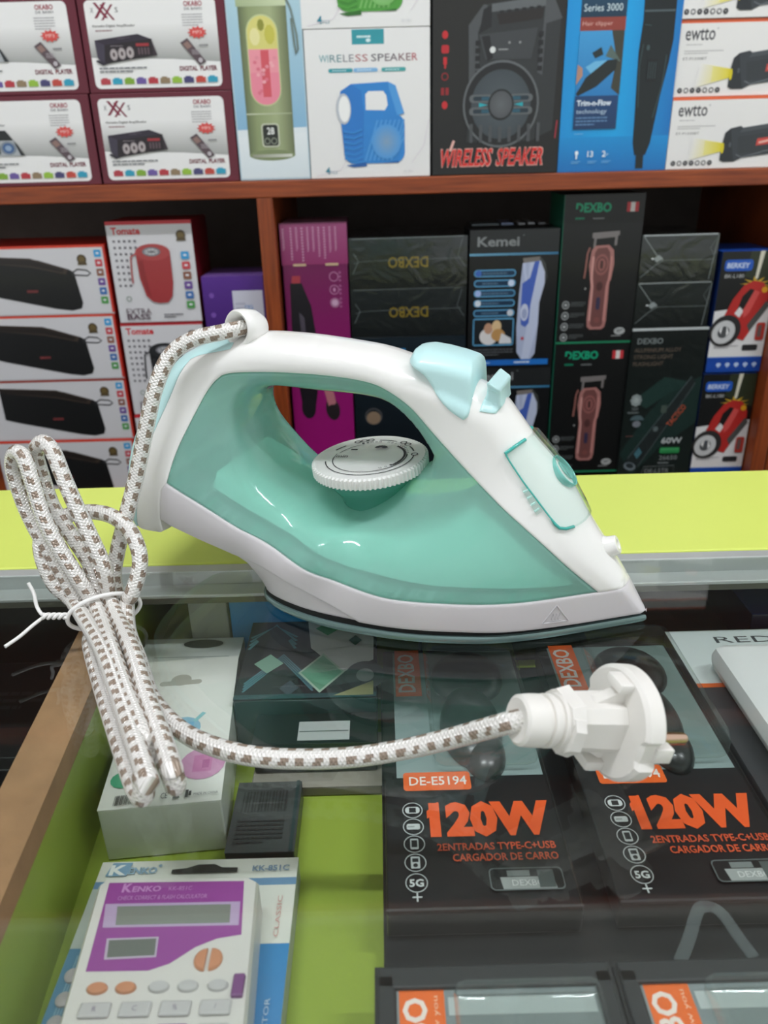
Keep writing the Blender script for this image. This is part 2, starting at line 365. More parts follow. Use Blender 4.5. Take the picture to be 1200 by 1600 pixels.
def inflate(name, m, outer, holes=(), dw=0.0, k=1.0, h=.0025, seam=.0006, fall=True, wfun=None, parent=None, sm=38):
    loops = [resample(list(outer), h)]+[resample(list(x), h) for x in holes]
    pts = []; edges = []; rings = []
    for L in loops:
        i0 = len(pts); pts += L; edges += [(i0+i, i0+(i+1) % len(L)) for i in range(len(L))]
    B = np.array(pts)
    def inreg(q):
        r = inside(q, loops[0])
        for L in loops[1:]: r &= ~inside(q, L)
        return r
    # rings just inside the boundary so that rounded edges stay smooth
    for L in loops:
        A = np.array(L); tn = np.roll(A, -1, 0)-np.roll(A, 1, 0); nn = np.stack([-tn[:, 1], tn[:, 0]], 1); nn /= np.linalg.norm(nn, axis=1)[:, None]+1e-12
        for off in (.00035, .0009, .0018):
            for sg in (1, -1): rings.append(A+nn*off*sg)
    x0, y0 = B.min(0); x1, y1 = B.max(0)
    gx, gy = np.meshgrid(np.arange(x0, x1, h), np.arange(y0, y1, h)); gq = np.stack([gx.ravel(), gy.ravel()], 1)
    gq[:, 0] += np.tile(np.arange(len(gx)) % 2*h*.5, (gx.shape[1], 1)).T.ravel()
    dB = lambda q: np.min([seg_dist(q, L) for L in loops], axis=0)
    gq = gq[inreg(gq)]; gq = gq[dB(gq) > .0028]
    allr = np.concatenate(rings); allr = allr[inreg(allr)]; allr = allr[dB(allr) > .0003]
    q = [Vector((float(a), float(b))) for a, b in np.concatenate([B, allr, gq])]
    vo, eo, fo, *_ = geometry.delaunay_2d_cdt(q, edges, [], 0, 1e-6)
    V = np.array([(p.x, p.y) for p in vo]); F = np.array([f for f in fo if len(f) == 3])
    c = V[F].mean(1); F = F[inreg(c)]
    wv = (wfun(V) if wfun else WF(V))*k+dw
    if fall: wv = np.maximum(wv*gfun(edge_t(V)), .0004)
    if seam:
        db = dB(V); wv = np.maximum(wv-seam*np.clip(1-db/.0010, 0, 1)**2, .0003)
    n = len(V); verts = [(a, wq, b) for (a, b), wq in zip(V, wv)]+[(a, -wq, b) for (a, b), wq in zip(V, wv)]
    faces = []; cnt = {}
    for a, b, d_ in F:
        A_, B_, C_ = V[a], V[b], V[d_]
        if (B_[0]-A_[0])*(C_[1]-A_[1])-(B_[1]-A_[1])*(C_[0]-A_[0]) > 0: b, d_ = d_, b   # +y outward
        a, b, d_ = int(a), int(b), int(d_)
        faces.append((a, b, d_)); faces.append((a+n, d_+n, b+n))
        for e1, e2 in ((a, b), (b, d_), (d_, a)): cnt.setdefault((min(e1, e2), max(e1, e2)), []).append((e1, e2))
    for L in cnt.values():
        if len(L) == 1:
            a, b = L[0]; faces.append((b, a, a+n, b+n))
    used = sorted({i for f in faces for i in f}); mp = {o: i for i, o in enumerate(used)}
    me = mesh(name, [verts[i] for i in used], [tuple(mp[i] for i in f) for f in faces], sm)
    return link(name, me, m, parent or iron)

white_p = mat('iron_white_plastic', '#f3f2ee', 0.22, coat=0.35, sss=0.15)
skirt_p = mat('iron_skirt_plastic', '#d6d2d4', 0.30, coat=0.2)
pale_p = mat('iron_pale_aqua_plastic', '#c8eeee', 0.32, coat=0.15)
tank_p = clear_mat('iron_mint_tank', '#cdf5eb', 0.05, body='#b0e8da', body_fac=0.58)
core_p = mat('iron_inner_shell', '#e2f8f1', 0.4)
teal_p = clear_mat('iron_teal_clear', '#a8e2d4', 0.03, body='#6fc3b0', body_fac=0.55)
win_p = clear_mat('iron_window_clear', '#f6fdfb', 0.02, body='#e2f6f2', body_fac=0.06)
rim_p = mat('iron_teal_rim', '#3fb3a8', 0.15, coat=0.5)
black_p = mat('iron_black_gasket', '#0a0a0b', 0.5)
sole_p = mat('iron_soleplate', '#7f9a98', 0.22, metal=0.4, coat=0.5)
dial_p = mat('iron_dial_white', '#eeeeea', 0.35)
ink_p = mat('dial_ink', '#1d1f22', 0.6)

TANK_UP = [(.2383,.0815),(.2302,.0997),(.224,.1103),(.2184,.1161),(.2118,.119),(.1905,.1206),(.1656,.1207),(.1412,.1189),(.1295,.1156),(.1177,.1085),(.1072,.0979),(.095,.0865),(.083,.0753),(.0711,.0655),(.0593,.0565),(.0477,.0466),(.0366,.0355)]
def cm(L, step=.003): return [(p[0], p[1]) for p in catmull([(a, b, 0) for a, b in L], step)]
T_UP = cm([(.2434,.0641)]+TANK_UP+[(.0236,.0223)])
S_TOP = cm([(.0236,.0223),(.0393,.0222),(.0557,.0218),(.0764,.0214),(.0982,.0214),(.1082,.0216),(.1246,.0225),(.1419,.0250),(.1594,.0300),(.1788,.0362),(.197,.0438),(.2237,.0558),(.2434,.0641)])
silp = [(a, b) for a, b, c in SIL]
def between(P, a, b):
    d0 = min(range(len(P)), key=lambda i: (P[i][0]-a[0])**2+(P[i][1]-a[1])**2); d1 = min(range(len(P)), key=lambda i: (P[i][0]-b[0])**2+(P[i][1]-b[1])**2)
    return P[d0:d1+1]
nose0 = between(silp, (.0004, .006), (.0106, .0225)); up_sil = between(silp, (.0106, .0225), (.213, .1345)); rear_sil = between(silp, (.213, .1345), (.272, .031))
REAR_IN = cm([(.213,.1300),(.2327,.1254),(.2385,.1208),(.2455,.1052),(.2575,.0785),(.2615,.0642),(.2660,.0420),(.2680,.0305)])
HB = between(HOLEP, HOLEP[0][:2], HOLEP[-1][:2]); hole_poly = [(a, b) for a, b, c in HOLEP][:-1]
inflate('water_tank', tank_p, T_UP[:-1]+S_TOP[:-1], [hole_poly], dw=-.0004, seam=.0009, h=.0018)
crease = [(.2095,.0291),(.1880,.0250),(.1653,.0192),(.1480,.0125),(.1340,.0067)]
inflate('lower_skirt', skirt_p, nose0[:-1]+[(.0106,.0225)]+S_TOP[:-1]+[(.2434,.0641),(.2470,.0600),(.2498,.0432),(.241,.0389),(.2231,.0331)]+crease+[(.0004,.0067)], seam=.0005)
inflate('heel_block', skirt_p, crease[::-1]+[(a, b) for a, b, c in HEEL][0:], dw=-.0012, seam=.0004)
inflate('upper_shell', white_p, up_sil+REAR_IN+[(.2605,.0295),(.2498,.034),(.2498,.0432),(.2470,.0600)]+T_UP, seam=.0005)
inflate('rear_cover', pale_p, rear_sil+REAR_IN[::-1], dw=.0004, seam=.0005)
# inner shell seen through the milky tank
def shrink(P, cx, cz, k, lo=None): return [(cx+(a-cx)*k, cz+(b-cz)*k) for a, b in P]
core = [(.036,.0245),(.10,.0235),(.145,.0275),(.185,.042),(.222,.060),(.221,.068),(.208,.062),(.19,.050),(.17,.0435),(.12,.0425),(.100,.050),(.085,.062),(.07,.054)]
inflate('inner_shell', core_p, core, k=.76, fall=False, seam=.002)
# soleplate and gasket (planform)
def planform(off):
    pts = [(0,.0006),(.0125,.0094),(.0441,.0303),(.0649,.0415),(.0815,.0474),(.1038,.0525),(.1274,.0545),(.153,.0537),(.175,.0489),(.1893,.0424),(.1969,.0343),(.2005,.020),(.2015,0.0)]
    P = catmull([(a, b, 0) for a, b in pts], .004); P = [(p[0]-off*(0.3 if p[0] > .1 else -1)*1.0, max(p[1]-off, 0)) for p in P]
    return P+[(a, -b) for a, b in P[-2:0:-1]]
def slab(name, m, P, z0, z1, b=0.0):
    n = len(P); mb = MB()
    cx, cy = .11, 0
    levels = [(z0, 1-b*2), (z0+(z1-z0)*.35, 1.0), (z1-(z1-z0)*.25, 1.0), (z1, 1-b)]
    v = [(cx+(a-cx)*s, cy+(c-cy)*s, z) for z, s in levels for a, c in P]
    f = [(i+k*n, (i+1) % n+k*n, (i+1) % n+(k+1)*n, i+(k+1)*n) for k in range(3) for i in range(n)]
    f += [tuple(range(n))[::-1], tuple(range(3*n, 4*n))]
    return mb.add(v, [q[::-1] for q in f]).build(name, m, iron, smooth=35)
slab('soleplate', sole_p, planform(0.0), 0.0003, 0.0042, .006)
slab('heat_gasket', black_p, planform(.0014), 0.0041, 0.0069)

# steam button and slider on the handle, spray cover on the nose
inflate('steam_button', pale_p, cm([(.1207,.1285),(.1188,.1328),(.1128,.1339),(.1050,.1330),(.0965,.1313),(.0912,.1296)])[:-1]+cm([(.0912,.1296),(.0893,.1265),(.0885,.112),(.0893,.1060),(.0915,.1040)])[:-1]+cm([(.0915,.1040),(.0985,.1085),(.105,.1155),(.1115,.124),(.1207,.1285)])[:-1],
        wfun=lambda q: np.minimum(WF(q)*gfun(np.maximum(edge_t(q), .55))+.0012, .0205)*gfun(np.clip(open_dist(q, [(.1220,.1285),(.119,.1336),(.1128,.1346),(.1050,.1337),(.0965,.1320),(.0895,.1302)])/.0085, 0, 1)), fall=False, h=.0015, seam=.0012, sm=50)
inflate('steam_slider', pale_p, [(.0823,.1196),(.0821,.1206),(.0812,.1210),(.0770,.1184),(.0763,.1178),(.0760,.1168),(.0757,.1120),(.0752,.1095),(.0774,.1066),(.0845,.1081),(.0840,.1115),(.0826,.1150)],
        wfun=lambda q: np.maximum(WF(q)*gfun(edge_t(q))+.0012, .0118), fall=False, h=.0012, seam=.0010)
WIN = cm([(.0604,.0952),(.0672,.0923),(.0712,.0897)])[:-1]+cm([(.0712,.0897),(.069,.086),(.0619,.0768),(.056,.0701),(.0481,.0609),(.0438,.0562),(.0378,.0551),(.0316,.0562)])
WIN_S = [(.0422,.0752),(.0531,.0874)]
inflate('spray_cover', win_p, WIN+WIN_S, wfun=lambda q: WF(q)*gfun(np.maximum(edge_t(q+np.array([.0010,-.0009])), 0))+.0014, fall=False, h=.002, seam=.0)
WR = WIN[1:-2]; RR = [.0009 if b > .0890 else (.0008 if b < .0585 else .0004) for a, b in WR]
v, f = tube([surf(a, b, .0013) for a, b in WR], RR, 8)
rm = MB().add(v, f); v, f = tube([Vector((p.x, -p.y, p.z)) for p in (surf(a, b, .0013) for a, b in WR)], RR, 8); rm.add(v, f); rm.build('cover_rim', rim_p, iron, smooth=50)
# round filler cap on the ridge of the cover
em = MB(); EM = frame((.0452, 0, .0770), (-.745, 0, .667), (0, 1, 0))
v, f = lathe([(.0086, -.0030), (.0088, -.0004), (.0085, .0002), (.0079, .0002), (.0076, -.0004), (.0076, -.0030), (.0086, -.0030)], 40, False); em.add(v, f, 0, EM)
for k in (-1, 0, 1):
    v, f = tube([(.0050*t, .0022*k*math.cos(t*1.4), -.0002) for t in (-1, -.6, -.2, .2, .6, 1)], .00045, 6); em.add(v, f, 0, EM)
em.build('filler_cap', mat('filler_cap_teal', '#7cc9bf', .15, coat=.5), iron, smooth=40)
lt = inflate('spray_latch', win_p, [(.0630,.0742),(.0604,.0752),(.0520,.0640),(.0545,.0622)], dw=.0010, fall=True, seam=.0006, h=.0015)
rb = MB()
for t in (.15, .38, .62, .85):
    a = (.0630+(.0545-.0630)*t, .0742+(.0622-.0742)*t); b = (.0604+(.0520-.0604)*t, .0752+(.0640-.0752)*t)
    v, f = tube([surf(a[0]+(b[0]-a[0])*q, a[1]+(b[1]-a[1])*q, .0014) for q in (.1, .5, .9)], .0006, 6); rb.add(v, f)
rb.build('latch_ribs', mat('latch_pale', '#b5ddd4', .3), lt, smooth=50)
# spray nozzle
nz = (-.80, 0, .40)
v, f = lathe([(.0072, -.004), (.0066, .001), (.0052, .0035), (.0047, .0070), (.0042, .0074), (.0026, .0074), (.0022, .0060), (.0004, .0060)], 28)
MB().add(v, f, 0, frame((.0240, 0, .0378), nz)).build('spray_nozzle', white_p, iron, smooth=35)
# heat warning triangle embossed in the skirt
wt = MB()
tri = [(.0415, .0188), (.0473, .0098), (.0357, .0098)]
for i in range(3):
    a, b = tri[i], tri[(i+1) % 3]
    v, f = tube([surf(a[0]+(b[0]-a[0])*t, a[1]+(b[1]-a[1])*t, .0001) for t in (0, .25, .5, .75, 1)], .00035, 6); wt.add(v, f)
for k in (-1, 0, 1):
    v, f = tube([surf(.0415+.0014*k+.0004*math.sin(t*6), .0110+.0036*t, .0001) for t in (0, .2, .4, .6, .8, 1)], .00025, 6); wt.add(v, f)
v, f = tube([surf(.0440+(-.005)*t, .0106, .0001) for t in (0, .5, 1)], .00025, 6); wt.add(v, f)
wt.build('heat_warning_mark', mat('iron_emboss', '#c4c1c4', 0.3, coat=.3), iron, smooth=50)
# temperature dial
DM = Matrix.Translation((.1455, .001, .0738)) @ Matrix.Rotation(R(4), 4, 'Y') @ Matrix.Rotation(R(-3), 4, 'X')
dial = MB(); n = 76; prof = []
v = []; f = []
rings = [(.0240, -.0060), (.0287, -.0056), ('k', -.0052), ('k', -.0004), (.0290, .0004), (.0280, .0000), (.0001, .0000)]
seg = n*4
for i in range(seg):
    a = 2*math.pi*i/seg; tooth = .0306 if (i % 4) in (0, 1) else .0294
    for r, h_ in rings: rr = tooth if r == 'k' else r; v.append((rr*math.cos(a), rr*math.sin(a), h_))
m_ = len(rings)
for i in range(seg):
    j = (i+1) % seg
    for k in range(m_-1): f.append((i*m_+k, j*m_+k, j*m_+k+1, i*m_+k+1))
f.append(tuple(i*m_ for i in range(seg))[::-1])
dial_o = dial.add(v, f, 0, DM).build('temperature_dial', dial_p, iron, smooth=30)
ds = MB()
v, f = lathe([(.0240, -.0062), (.0236, -.010), (.0205, -.015), (.0175, -.0195), (.0165, -.0245), (.0163, -.029)], 48)
ds.add(v, f, 0, DM).build('dial_collar', teal_p, iron, smooth=50)


# ---------------------------------------------------------------- flat print: shapes and lettering laid on a face as thin ink layers
TXT = {}
def text_mesh(s, bold=0.0):
    key = (s, bold)
    if key in TXT: return TXT[key]
    cu = bpy.data.curves.new('t', 'FONT'); cu.body = s; cu.size = 1.0; cu.resolution_u = 2; cu.offset = bold; cu.fill_mode = 'FRONT'
    o = bpy.data.objects.new('t', cu); me = bpy.data.meshes.new_from_object(o)
    v = np.array([tuple(q.co)[:2] for q in me.vertices]) if len(me.vertices) else np.zeros((0, 2)); f = [tuple(p.vertices) for p in me.polygons]
    bpy.data.objects.remove(o); bpy.data.curves.remove(cu); bpy.data.meshes.remove(me)
    if len(v): v = v-v.min(0)
    TXT[key] = (v, f); return TXT[key]
class Print:
    """print in metres on a face: u right, v up, origin at the lower left corner; later shapes lie on top"""
    def __init__(s, W=1.0, H=1.0, step=0.00006): s.W, s.H, s.st = W, H, step; s.v = []; s.f = []; s.c = []; s.n = 0
    def _put(s, pts, faces, col):
        s.n += 1; h = s.st*s.n; k = len(s.v)
        cols = col if isinstance(col, list) else None
        c1 = None if cols else hx(col)
        s.v += [(p[0]*s.W, p[1]*s.H, h) for p in pts]
        for q in faces:
            s.f.append(tuple(i+k for i in q)); s.c.append([hx(cols[i]) if cols else c1 for i in q])
        return s
    def poly(s, pts, col): return s._put(pts, [tuple(range(len(pts)))], col)
    def rect(s, u0, v0, u1, v1, col, col2=None):
        return s.poly([(u0, v0), (u1, v0), (u1, v1), (u0, v1)], [col, col, col2, col2] if col2 else col)
    def hrect(s, u0, v0, u1, v1, c0, c1): return s.poly([(u0, v0), (u1, v0), (u1, v1), (u0, v1)], [c0, c1, c1, c0])
    def rrect(s, u0, v0, u1, v1, r, col, n=4):
        ru, rv = r/s.W, r/s.H; P = []
        for cu, cv, a0 in ((u1-ru, v0+rv, -90), (u1-ru, v1-rv, 0), (u0+ru, v1-rv, 90), (u0+ru, v0+rv, 180)):
            for k in range(n+1): a = R(a0+90*k/n); P.append((cu+ru*math.cos(a), cv+rv*math.sin(a)))
        return s.poly(P, col)
    def ell(s, cu, cv, a, b, col, n=20, rot=0, a0=0, a1=360, col2=None):
        P = []; m = n if a1-a0 >= 360 else n+1
        for k in range(m):
            t = R(a0+(a1-a0)*k/n); x, y = a*math.cos(t), b*math.sin(t); c, q = math.cos(R(rot)), math.sin(R(rot))
            P.append((cu+(x*c-y*q)/s.W, cv+(x*q+y*c)/s.H))
        if a1-a0 < 360: P.append((cu, cv))
        if col2: return s._put(P+[(cu, cv)], [(i, (i+1) % n, n) for i in range(n)], [col]*n+[col2])
        return s.poly(P, col)
    def ring(s, cu, cv, a, b, w_, col, n=28, a0=0, a1=360):
        P = []; m = n+1
        for k in range(m):
            t = R(a0+(a1-a0)*k/n)
            P += [(cu+a*math.cos(t)/s.W, cv+b*math.sin(t)/s.H), (cu+(a-w_)*math.cos(t)/s.W, cv+(b-w_)*math.sin(t)/s.H)]
        return s._put(P, [(2*k, 2*k+2, 2*k+3, 2*k+1) for k in range(n)], col)
    def line(s, P, w_, col):
        Q = []; P = [np.array((p[0]*s.W, p[1]*s.H)) for p in P]
        for i, p in enumerate(P):
            t = P[min(i+1, len(P)-1)]-P[max(i-1, 0)]; t = t/(np.linalg.norm(t)+1e-9); nn = np.array((-t[1], t[0]))*w_/2
            Q += [tuple((p+nn)/(s.W, s.H)), tuple((p-nn)/(s.W, s.H))]
        return s._put(Q, [(2*k, 2*k+1, 2*k+3, 2*k+2) for k in range(len(P)-1)], col)
    def text(s, t, u, v, h, col, w=None, rot=0, bold=0.0, shear=0.0, align='l', flip=False):
        """h: cap height as a share of H; w: total width as a share of W; (u, v): lower left of the lettering"""
        V, F = text_mesh(t, bold)
        if not len(V): return s
        ext = V.max(0); k = h*s.H/ext[1]; kx = (w*s.W/ext[0]) if w else k
        Q = V*(kx, k); Q[:, 0] += Q[:, 1]*shear
        wd = ext[0]*kx
        if align == 'c': Q[:, 0] -= wd/2
        if align == 'r': Q[:, 0] -= wd
        if flip: Q = -Q+(wd, k*ext[1]); F = F
        c, q = math.cos(R(rot)), math.sin(R(rot))
        Q = np.stack([Q[:, 0]*c-Q[:, 1]*q, Q[:, 0]*q+Q[:, 1]*c], 1)
        return s._put([(u+x/s.W, v+y/s.H) for x, y in Q], F, col)
    def lines(s, u0, v0, u1, v1, n, col, seed=1, fill=0.5, words=True):
        """small print too fine to read: rows of short word marks"""
        r = random.Random(seed); dv = (v1-v0)/n
        P = []; F = []
        for i in range(n):
            vb = v0+dv*i+dv*(1-fill)/2; vt = vb+dv*fill; u = u0; ue = u0+(u1-u0)*(1.0 if i else r.uniform(.5, .95))
            while u < ue:
                wd = (u1-u0)*r.uniform(.05, .16) if words else (u1-u0); e = min(u+wd, ue); k = len(P)
                P += [(u, vb), (e, vb), (e, vt), (u, vt)]; F.append((k, k+1, k+2, k+3)); u = e+(u1-u0)*.018
        return s._put(P, F, col) if F else s
    def build(s, name, parent, M=None, m=None, loc=(0, 0, 0)):
        me = bpy.data.meshes.new(name); M = M or Matrix()
        me.from_pydata([tuple(M @ Vector(p)) for p in s.v], [], s.f); me.update()
        ca = me.color_attributes.new('ink', 'FLOAT_COLOR', 'CORNER')
        flat = []
        for cs in s.c:
            for c in cs: flat += [c[0], c[1], c[2], 1.0]
        ca.data.foreach_set('color', flat)
        return link(name, me, m or print_mat('printed_card'), parent, loc)
FRONT = Matrix(((1, 0, 0, 0), (0, 0, -1, 0), (0, 1, 0, 0), (0, 0, 0, 1)))       # print facing -y, standing
FLAT = Matrix(((1, 0, 0, 0), (0, 1, 0, 0), (0, 0, 1, 0), (0, 0, 0, 1)))          # print facing +z, lying
def T(x, y, z): return Matrix.Translation((x, y, z))

# ---------------------------------------------------------------- print on the dial
dp = Print(.061, .061, .00003); rad = .0255
def darc(r, a0, a1, w_=.0006): dp.ring(.5, .5, r, r, w_, '#23262a', 40, a0, a1)
darc(.0198, 182, 372, .0005); darc(.0235, 196, 365, .0006)
darc(.0235, 20, 38, .0008); darc(.0235, 66, 92, .0006); darc(.0235, 140, 158, .0008); darc(.0188, 120, 165, .0004); darc(.0190, -35, 52, .0012)
dp.ring(.5+.0235*math.cos(R(8))/.061, .5+.0235*math.sin(R(8))/.061, .0019, .0019, .0006, '#23262a')
for a in (46, 55): dp.ring(.5+.0237*math.cos(R(a))/.061, .5+.0237*math.sin(R(a))/.061, .0019, .0019, .0006, '#23262a')
for a in (104, 113, 122): dp.ring(.5+.0237*math.cos(R(a))/.061, .5+.0237*math.sin(R(a))/.061, .0019, .0019, .0006, '#23262a')
dp.text('min', .20, .475, .05, '#23262a', bold=.01); dp.rect(.185, .46, .192, .55, '#23262a')
for k, ch in enumerate('linen max cotton'):
    a = R(118-k*7); dp.text(ch, .5+.0188*math.cos(a)/.061, .5+.0188*math.sin(a)/.061, .028, '#33363a', rot=math.degrees(a)-90, w=.022) if ch != ' ' else None
for k, ch in enumerate('nylon'):
    a = R(-20-k*9); dp.text(ch, .5+.0185*math.cos(a)/.061, .5+.0185*math.sin(a)/.061, .028, '#33363a', rot=math.degrees(a)-90, w=.022)
for k in range(7):
    a = R(20+k*25); dp.ell(.56+.0022*math.cos(a)/.061, .66+.0018*math.sin(a)/.061, .0016, .0011, '#44484c', 8, 20+k*25)
dp.rect(.30, .60, .36, .625, '#23262a')
dp.build('dial_marking', dial_o, DM @ Matrix.Rotation(R(184), 4, 'Z') @ T(-.0305, -.0305, .0001), mat_ink := print_mat('dial_print', .5))

# ================================================================ cord, plug and tie
PATH = [(-0.066,0.403,0.1385),(-0.07,0.396,0.1392),(-0.078,0.3915,0.1385),(-0.0932,0.389,0.1357),(-0.1045,0.386,0.1283),(-0.1122,0.381,0.1142),(-0.1178,0.377,0.0974),(-0.1256,0.372,0.0719),(-0.1328,0.366,0.0507),(-0.1388,0.362,0.0333),(-0.1412,0.356,0.0196),(-0.1357,0.3437,0.0052),(-0.1297,0.3138,0.0046),(-0.1129,0.2803,0.0046),(-0.0987,0.2562,0.0046),(-0.086,0.2339,0.0046),(-0.0815,0.2253,0.0046),(-0.0802,0.2224,0.0056),(-0.0793,0.2206,0.0082),(-0.0795,0.2205,0.012),(-0.0805,0.2223,0.0146),(-0.079,0.2191,0.0156),(-0.0879,0.2383,0.0156),(-0.1008,0.2643,0.0156),(-0.1159,0.2972,0.0156),(-0.1392,0.3419,0.0138),(-0.1402,0.3439,0.0323),(-0.1452,0.3482,0.0464),(-0.1516,0.3531,0.0621),(-0.1575,0.3587,0.0764),(-0.1632,0.3657,0.0877),(-0.1697,0.3709,0.0904),(-0.1757,0.3743,0.0835),(-0.1746,0.3734,0.0699),(-0.1701,0.3681,0.0559),(-0.1596,0.3605,0.0417),(-0.1501,0.3529,0.0277),(-0.1428,0.3401,0.0052),(-0.1374,0.3168,0.0046),(-0.1196,0.2838,0.0046),(-0.106,0.2597,0.0046),(-0.0965,0.2421,0.0046),(-0.0951,0.2393,0.0056),(-0.0941,0.2375,0.0082),(-0.0942,0.2375,0.012),(-0.0952,0.2392,0.0146),(-0.099,0.2461,0.0156),(-0.1112,0.269,0.0156),(-0.1268,0.3003,0.0156),(-0.1459,0.3385,0.0138),(-0.1533,0.3424,0.0277),(-0.1616,0.347,0.0429),(-0.1685,0.3526,0.0573),(-0.1732,0.359,0.074),(-0.1773,0.3645,0.0845),(-0.1832,0.3694,0.0859),(-0.1879,0.3723,0.0774),(-0.185,0.3684,0.0609),(-0.1798,0.3635,0.0485),(-0.1717,0.3564,0.0361),(-0.1619,0.3486,0.0215),(-0.1499,0.3365,0.0052),(-0.1431,0.3171,0.0046),(-0.1271,0.2841,0.0046),(-0.1117,0.254,0.0046),(-0.0982,0.2282,0.0046),(-0.0932,0.2199,0.0046),(-0.0912,0.2174,0.0056),(-0.0897,0.216,0.0082),(-0.0892,0.2163,0.012),(-0.0898,0.2182,0.0146),(-0.0863,0.2133,0.0156),(-0.0967,0.2343,0.0156),(-0.1118,0.2639,0.0156),(-0.1295,0.2978,0.0156),(-0.1528,0.3351,0.0128),(-0.1615,0.3465,0.0144),(-0.1692,0.3495,0.0208),(-0.175,0.3551,0.032),(-0.1764,0.3601,0.0409),(-0.1727,0.3644,0.0475),(-0.1661,0.3677,0.0505),(-0.157,0.3683,0.0525),(-0.1484,0.3674,0.053),(-0.1385,0.3628,0.0524),(-0.1299,0.3571,0.0487),(-0.1249,0.3518,0.0425),(-0.1228,0.3472,0.0351),(-0.1247,0.3434,0.0263),(-0.1285,0.3408,0.0179),(-0.1325,0.3453,0.0125),(-0.1251,0.3204,0.011),(-0.1151,0.3005,0.008),(-0.1052,0.2793,0.0058),(-0.0965,0.2664,0.0048),(-0.0864,0.2553,0.0046),(-0.0756,0.2472,0.0046),(-0.0611,0.2404,0.0046),(-0.0473,0.237,0.0046),(-0.0298,0.2357,0.0046),(-0.0124,0.2352,0.0057),(0.005,0.2342,0.0095),(0.0218,0.2312,0.0165),(0.0341,0.2255,0.0255),(0.0425,0.2214,0.0318),(0.0486,0.2212,0.0335)]
INV = (Matrix.Translation(IT) @ Matrix.Rotation(R(160), 4, 'Z')).inverted()
def tl(p): return INV @ Vector((p[0], p[1], p[2]+ZG))
def braid(name, col):
    m = mat(name, col, 0.26, metal=0.18, spec=0.8, coat=0.2)
    nt = m.node_tree; b = nt.nodes['Principled BSDF']
    uv = nt.nodes.new('ShaderNodeUVMap'); sp = nt.nodes.new('ShaderNodeSeparateXYZ'); nt.links.new(uv.outputs[0], sp.inputs[0])
    def wave(ku, kv):
        a = nt.nodes.new('ShaderNodeMath'); a.operation = 'MULTIPLY'; a.inputs[1].default_value = ku; nt.links.new(sp.outputs[0], a.inputs[0])
        c = nt.nodes.new('ShaderNodeMath'); c.operation = 'MULTIPLY_ADD'; c.inputs[1].default_value = kv; nt.links.new(sp.outputs[1], c.inputs[0]); nt.links.new(a.outputs[0], c.inputs[2])
        s = nt.nodes.new('ShaderNodeMath'); s.operation = 'SINE'; nt.links.new(c.outputs[0], s.inputs[0]); return s
    s1 = wave(2*math.pi/0.0017, 2*math.pi*9); s2 = wave(-2*math.pi/0.0017, 2*math.pi*9)
    ad = nt.nodes.new('ShaderNodeMath'); ad.operation = 'MAXIMUM'; nt.links.new(s1.outputs[0], ad.inputs[0]); nt.links.new(s2.outputs[0], ad.inputs[1])
    bp = nt.nodes.new('ShaderNodeBump'); bp.inputs['Strength'].default_value = 0.6; bp.inputs['Distance'].default_value = 0.0004
    nt.links.new(ad.outputs[0], bp.inputs['Height']); nt.links.new(bp.outputs['Normal'], b.inputs['Normal'])
    return m
br_w = braid('cord_silver_thread', '#f3f0eb'); br_b = braid('cord_brown_thread', '#9d8b7b')
pts = catmull([tl(p) for p in PATH], .0011)
for _ in range(2): pts = [pts[0]]+[(a+b*2+c)/4 for a, b, c in zip(pts, pts[1:], pts[2:])]+[pts[-1]]
SEG = 16
cv, cf = tube(pts, .0040, SEG)
me = mesh('power_cord', cv, cf, 60)
uvl = me.uv_layers.new(name='UVMap'); acc = [0.0]
for a, b in zip(pts, pts[1:]): acc.append(acc[-1]+(b-a).length)
mi = []
for p in me.polygons:
    if len(p.vertices) != 4: mi.append(0); continue
    i = min(p.vertices)//SEG; k = p.index % SEG
    for li, vi in zip(p.loop_indices, p.vertices):
        kk = vi % SEG; ang = kk/SEG if not (k == SEG-1 and kk == 0) else 1.0
        uvl.data[li].uv = (acc[vi//SEG], ang)
    c = k//2; ph = acc[i]/.0066+(0.5 if (c//2) % 2 else 0.0)+(.10 if k % 2 else 0.0)+.05*math.sin(i*1.7+k)
    mi.append(1 if (c % 2 == 0 and (ph % 1.0) < .5) else 0)
cord = link('power_cord', me, [br_w, br_b], iron); me.polygons.foreach_set('material_index', mi)
# swivel sleeve where the cord leaves the handle
ax = tl((-0.60, -.78, .12))-tl((0, 0, 0))
v, f = lathe([(.0030, -.009), (.0070, -.0085), (.0092, -.004), (.0097, .002), (.0095, .0062), (.0086, .0072), (.0074, .0068), (.0058, .003), (.0050, -.002), (.0030, -.003)], 40)
MB().add(v, f, 0, frame(tl((-.0672, .4000, .1385)), ax)).build('cord_sleeve', white_p, iron, smooth=50)
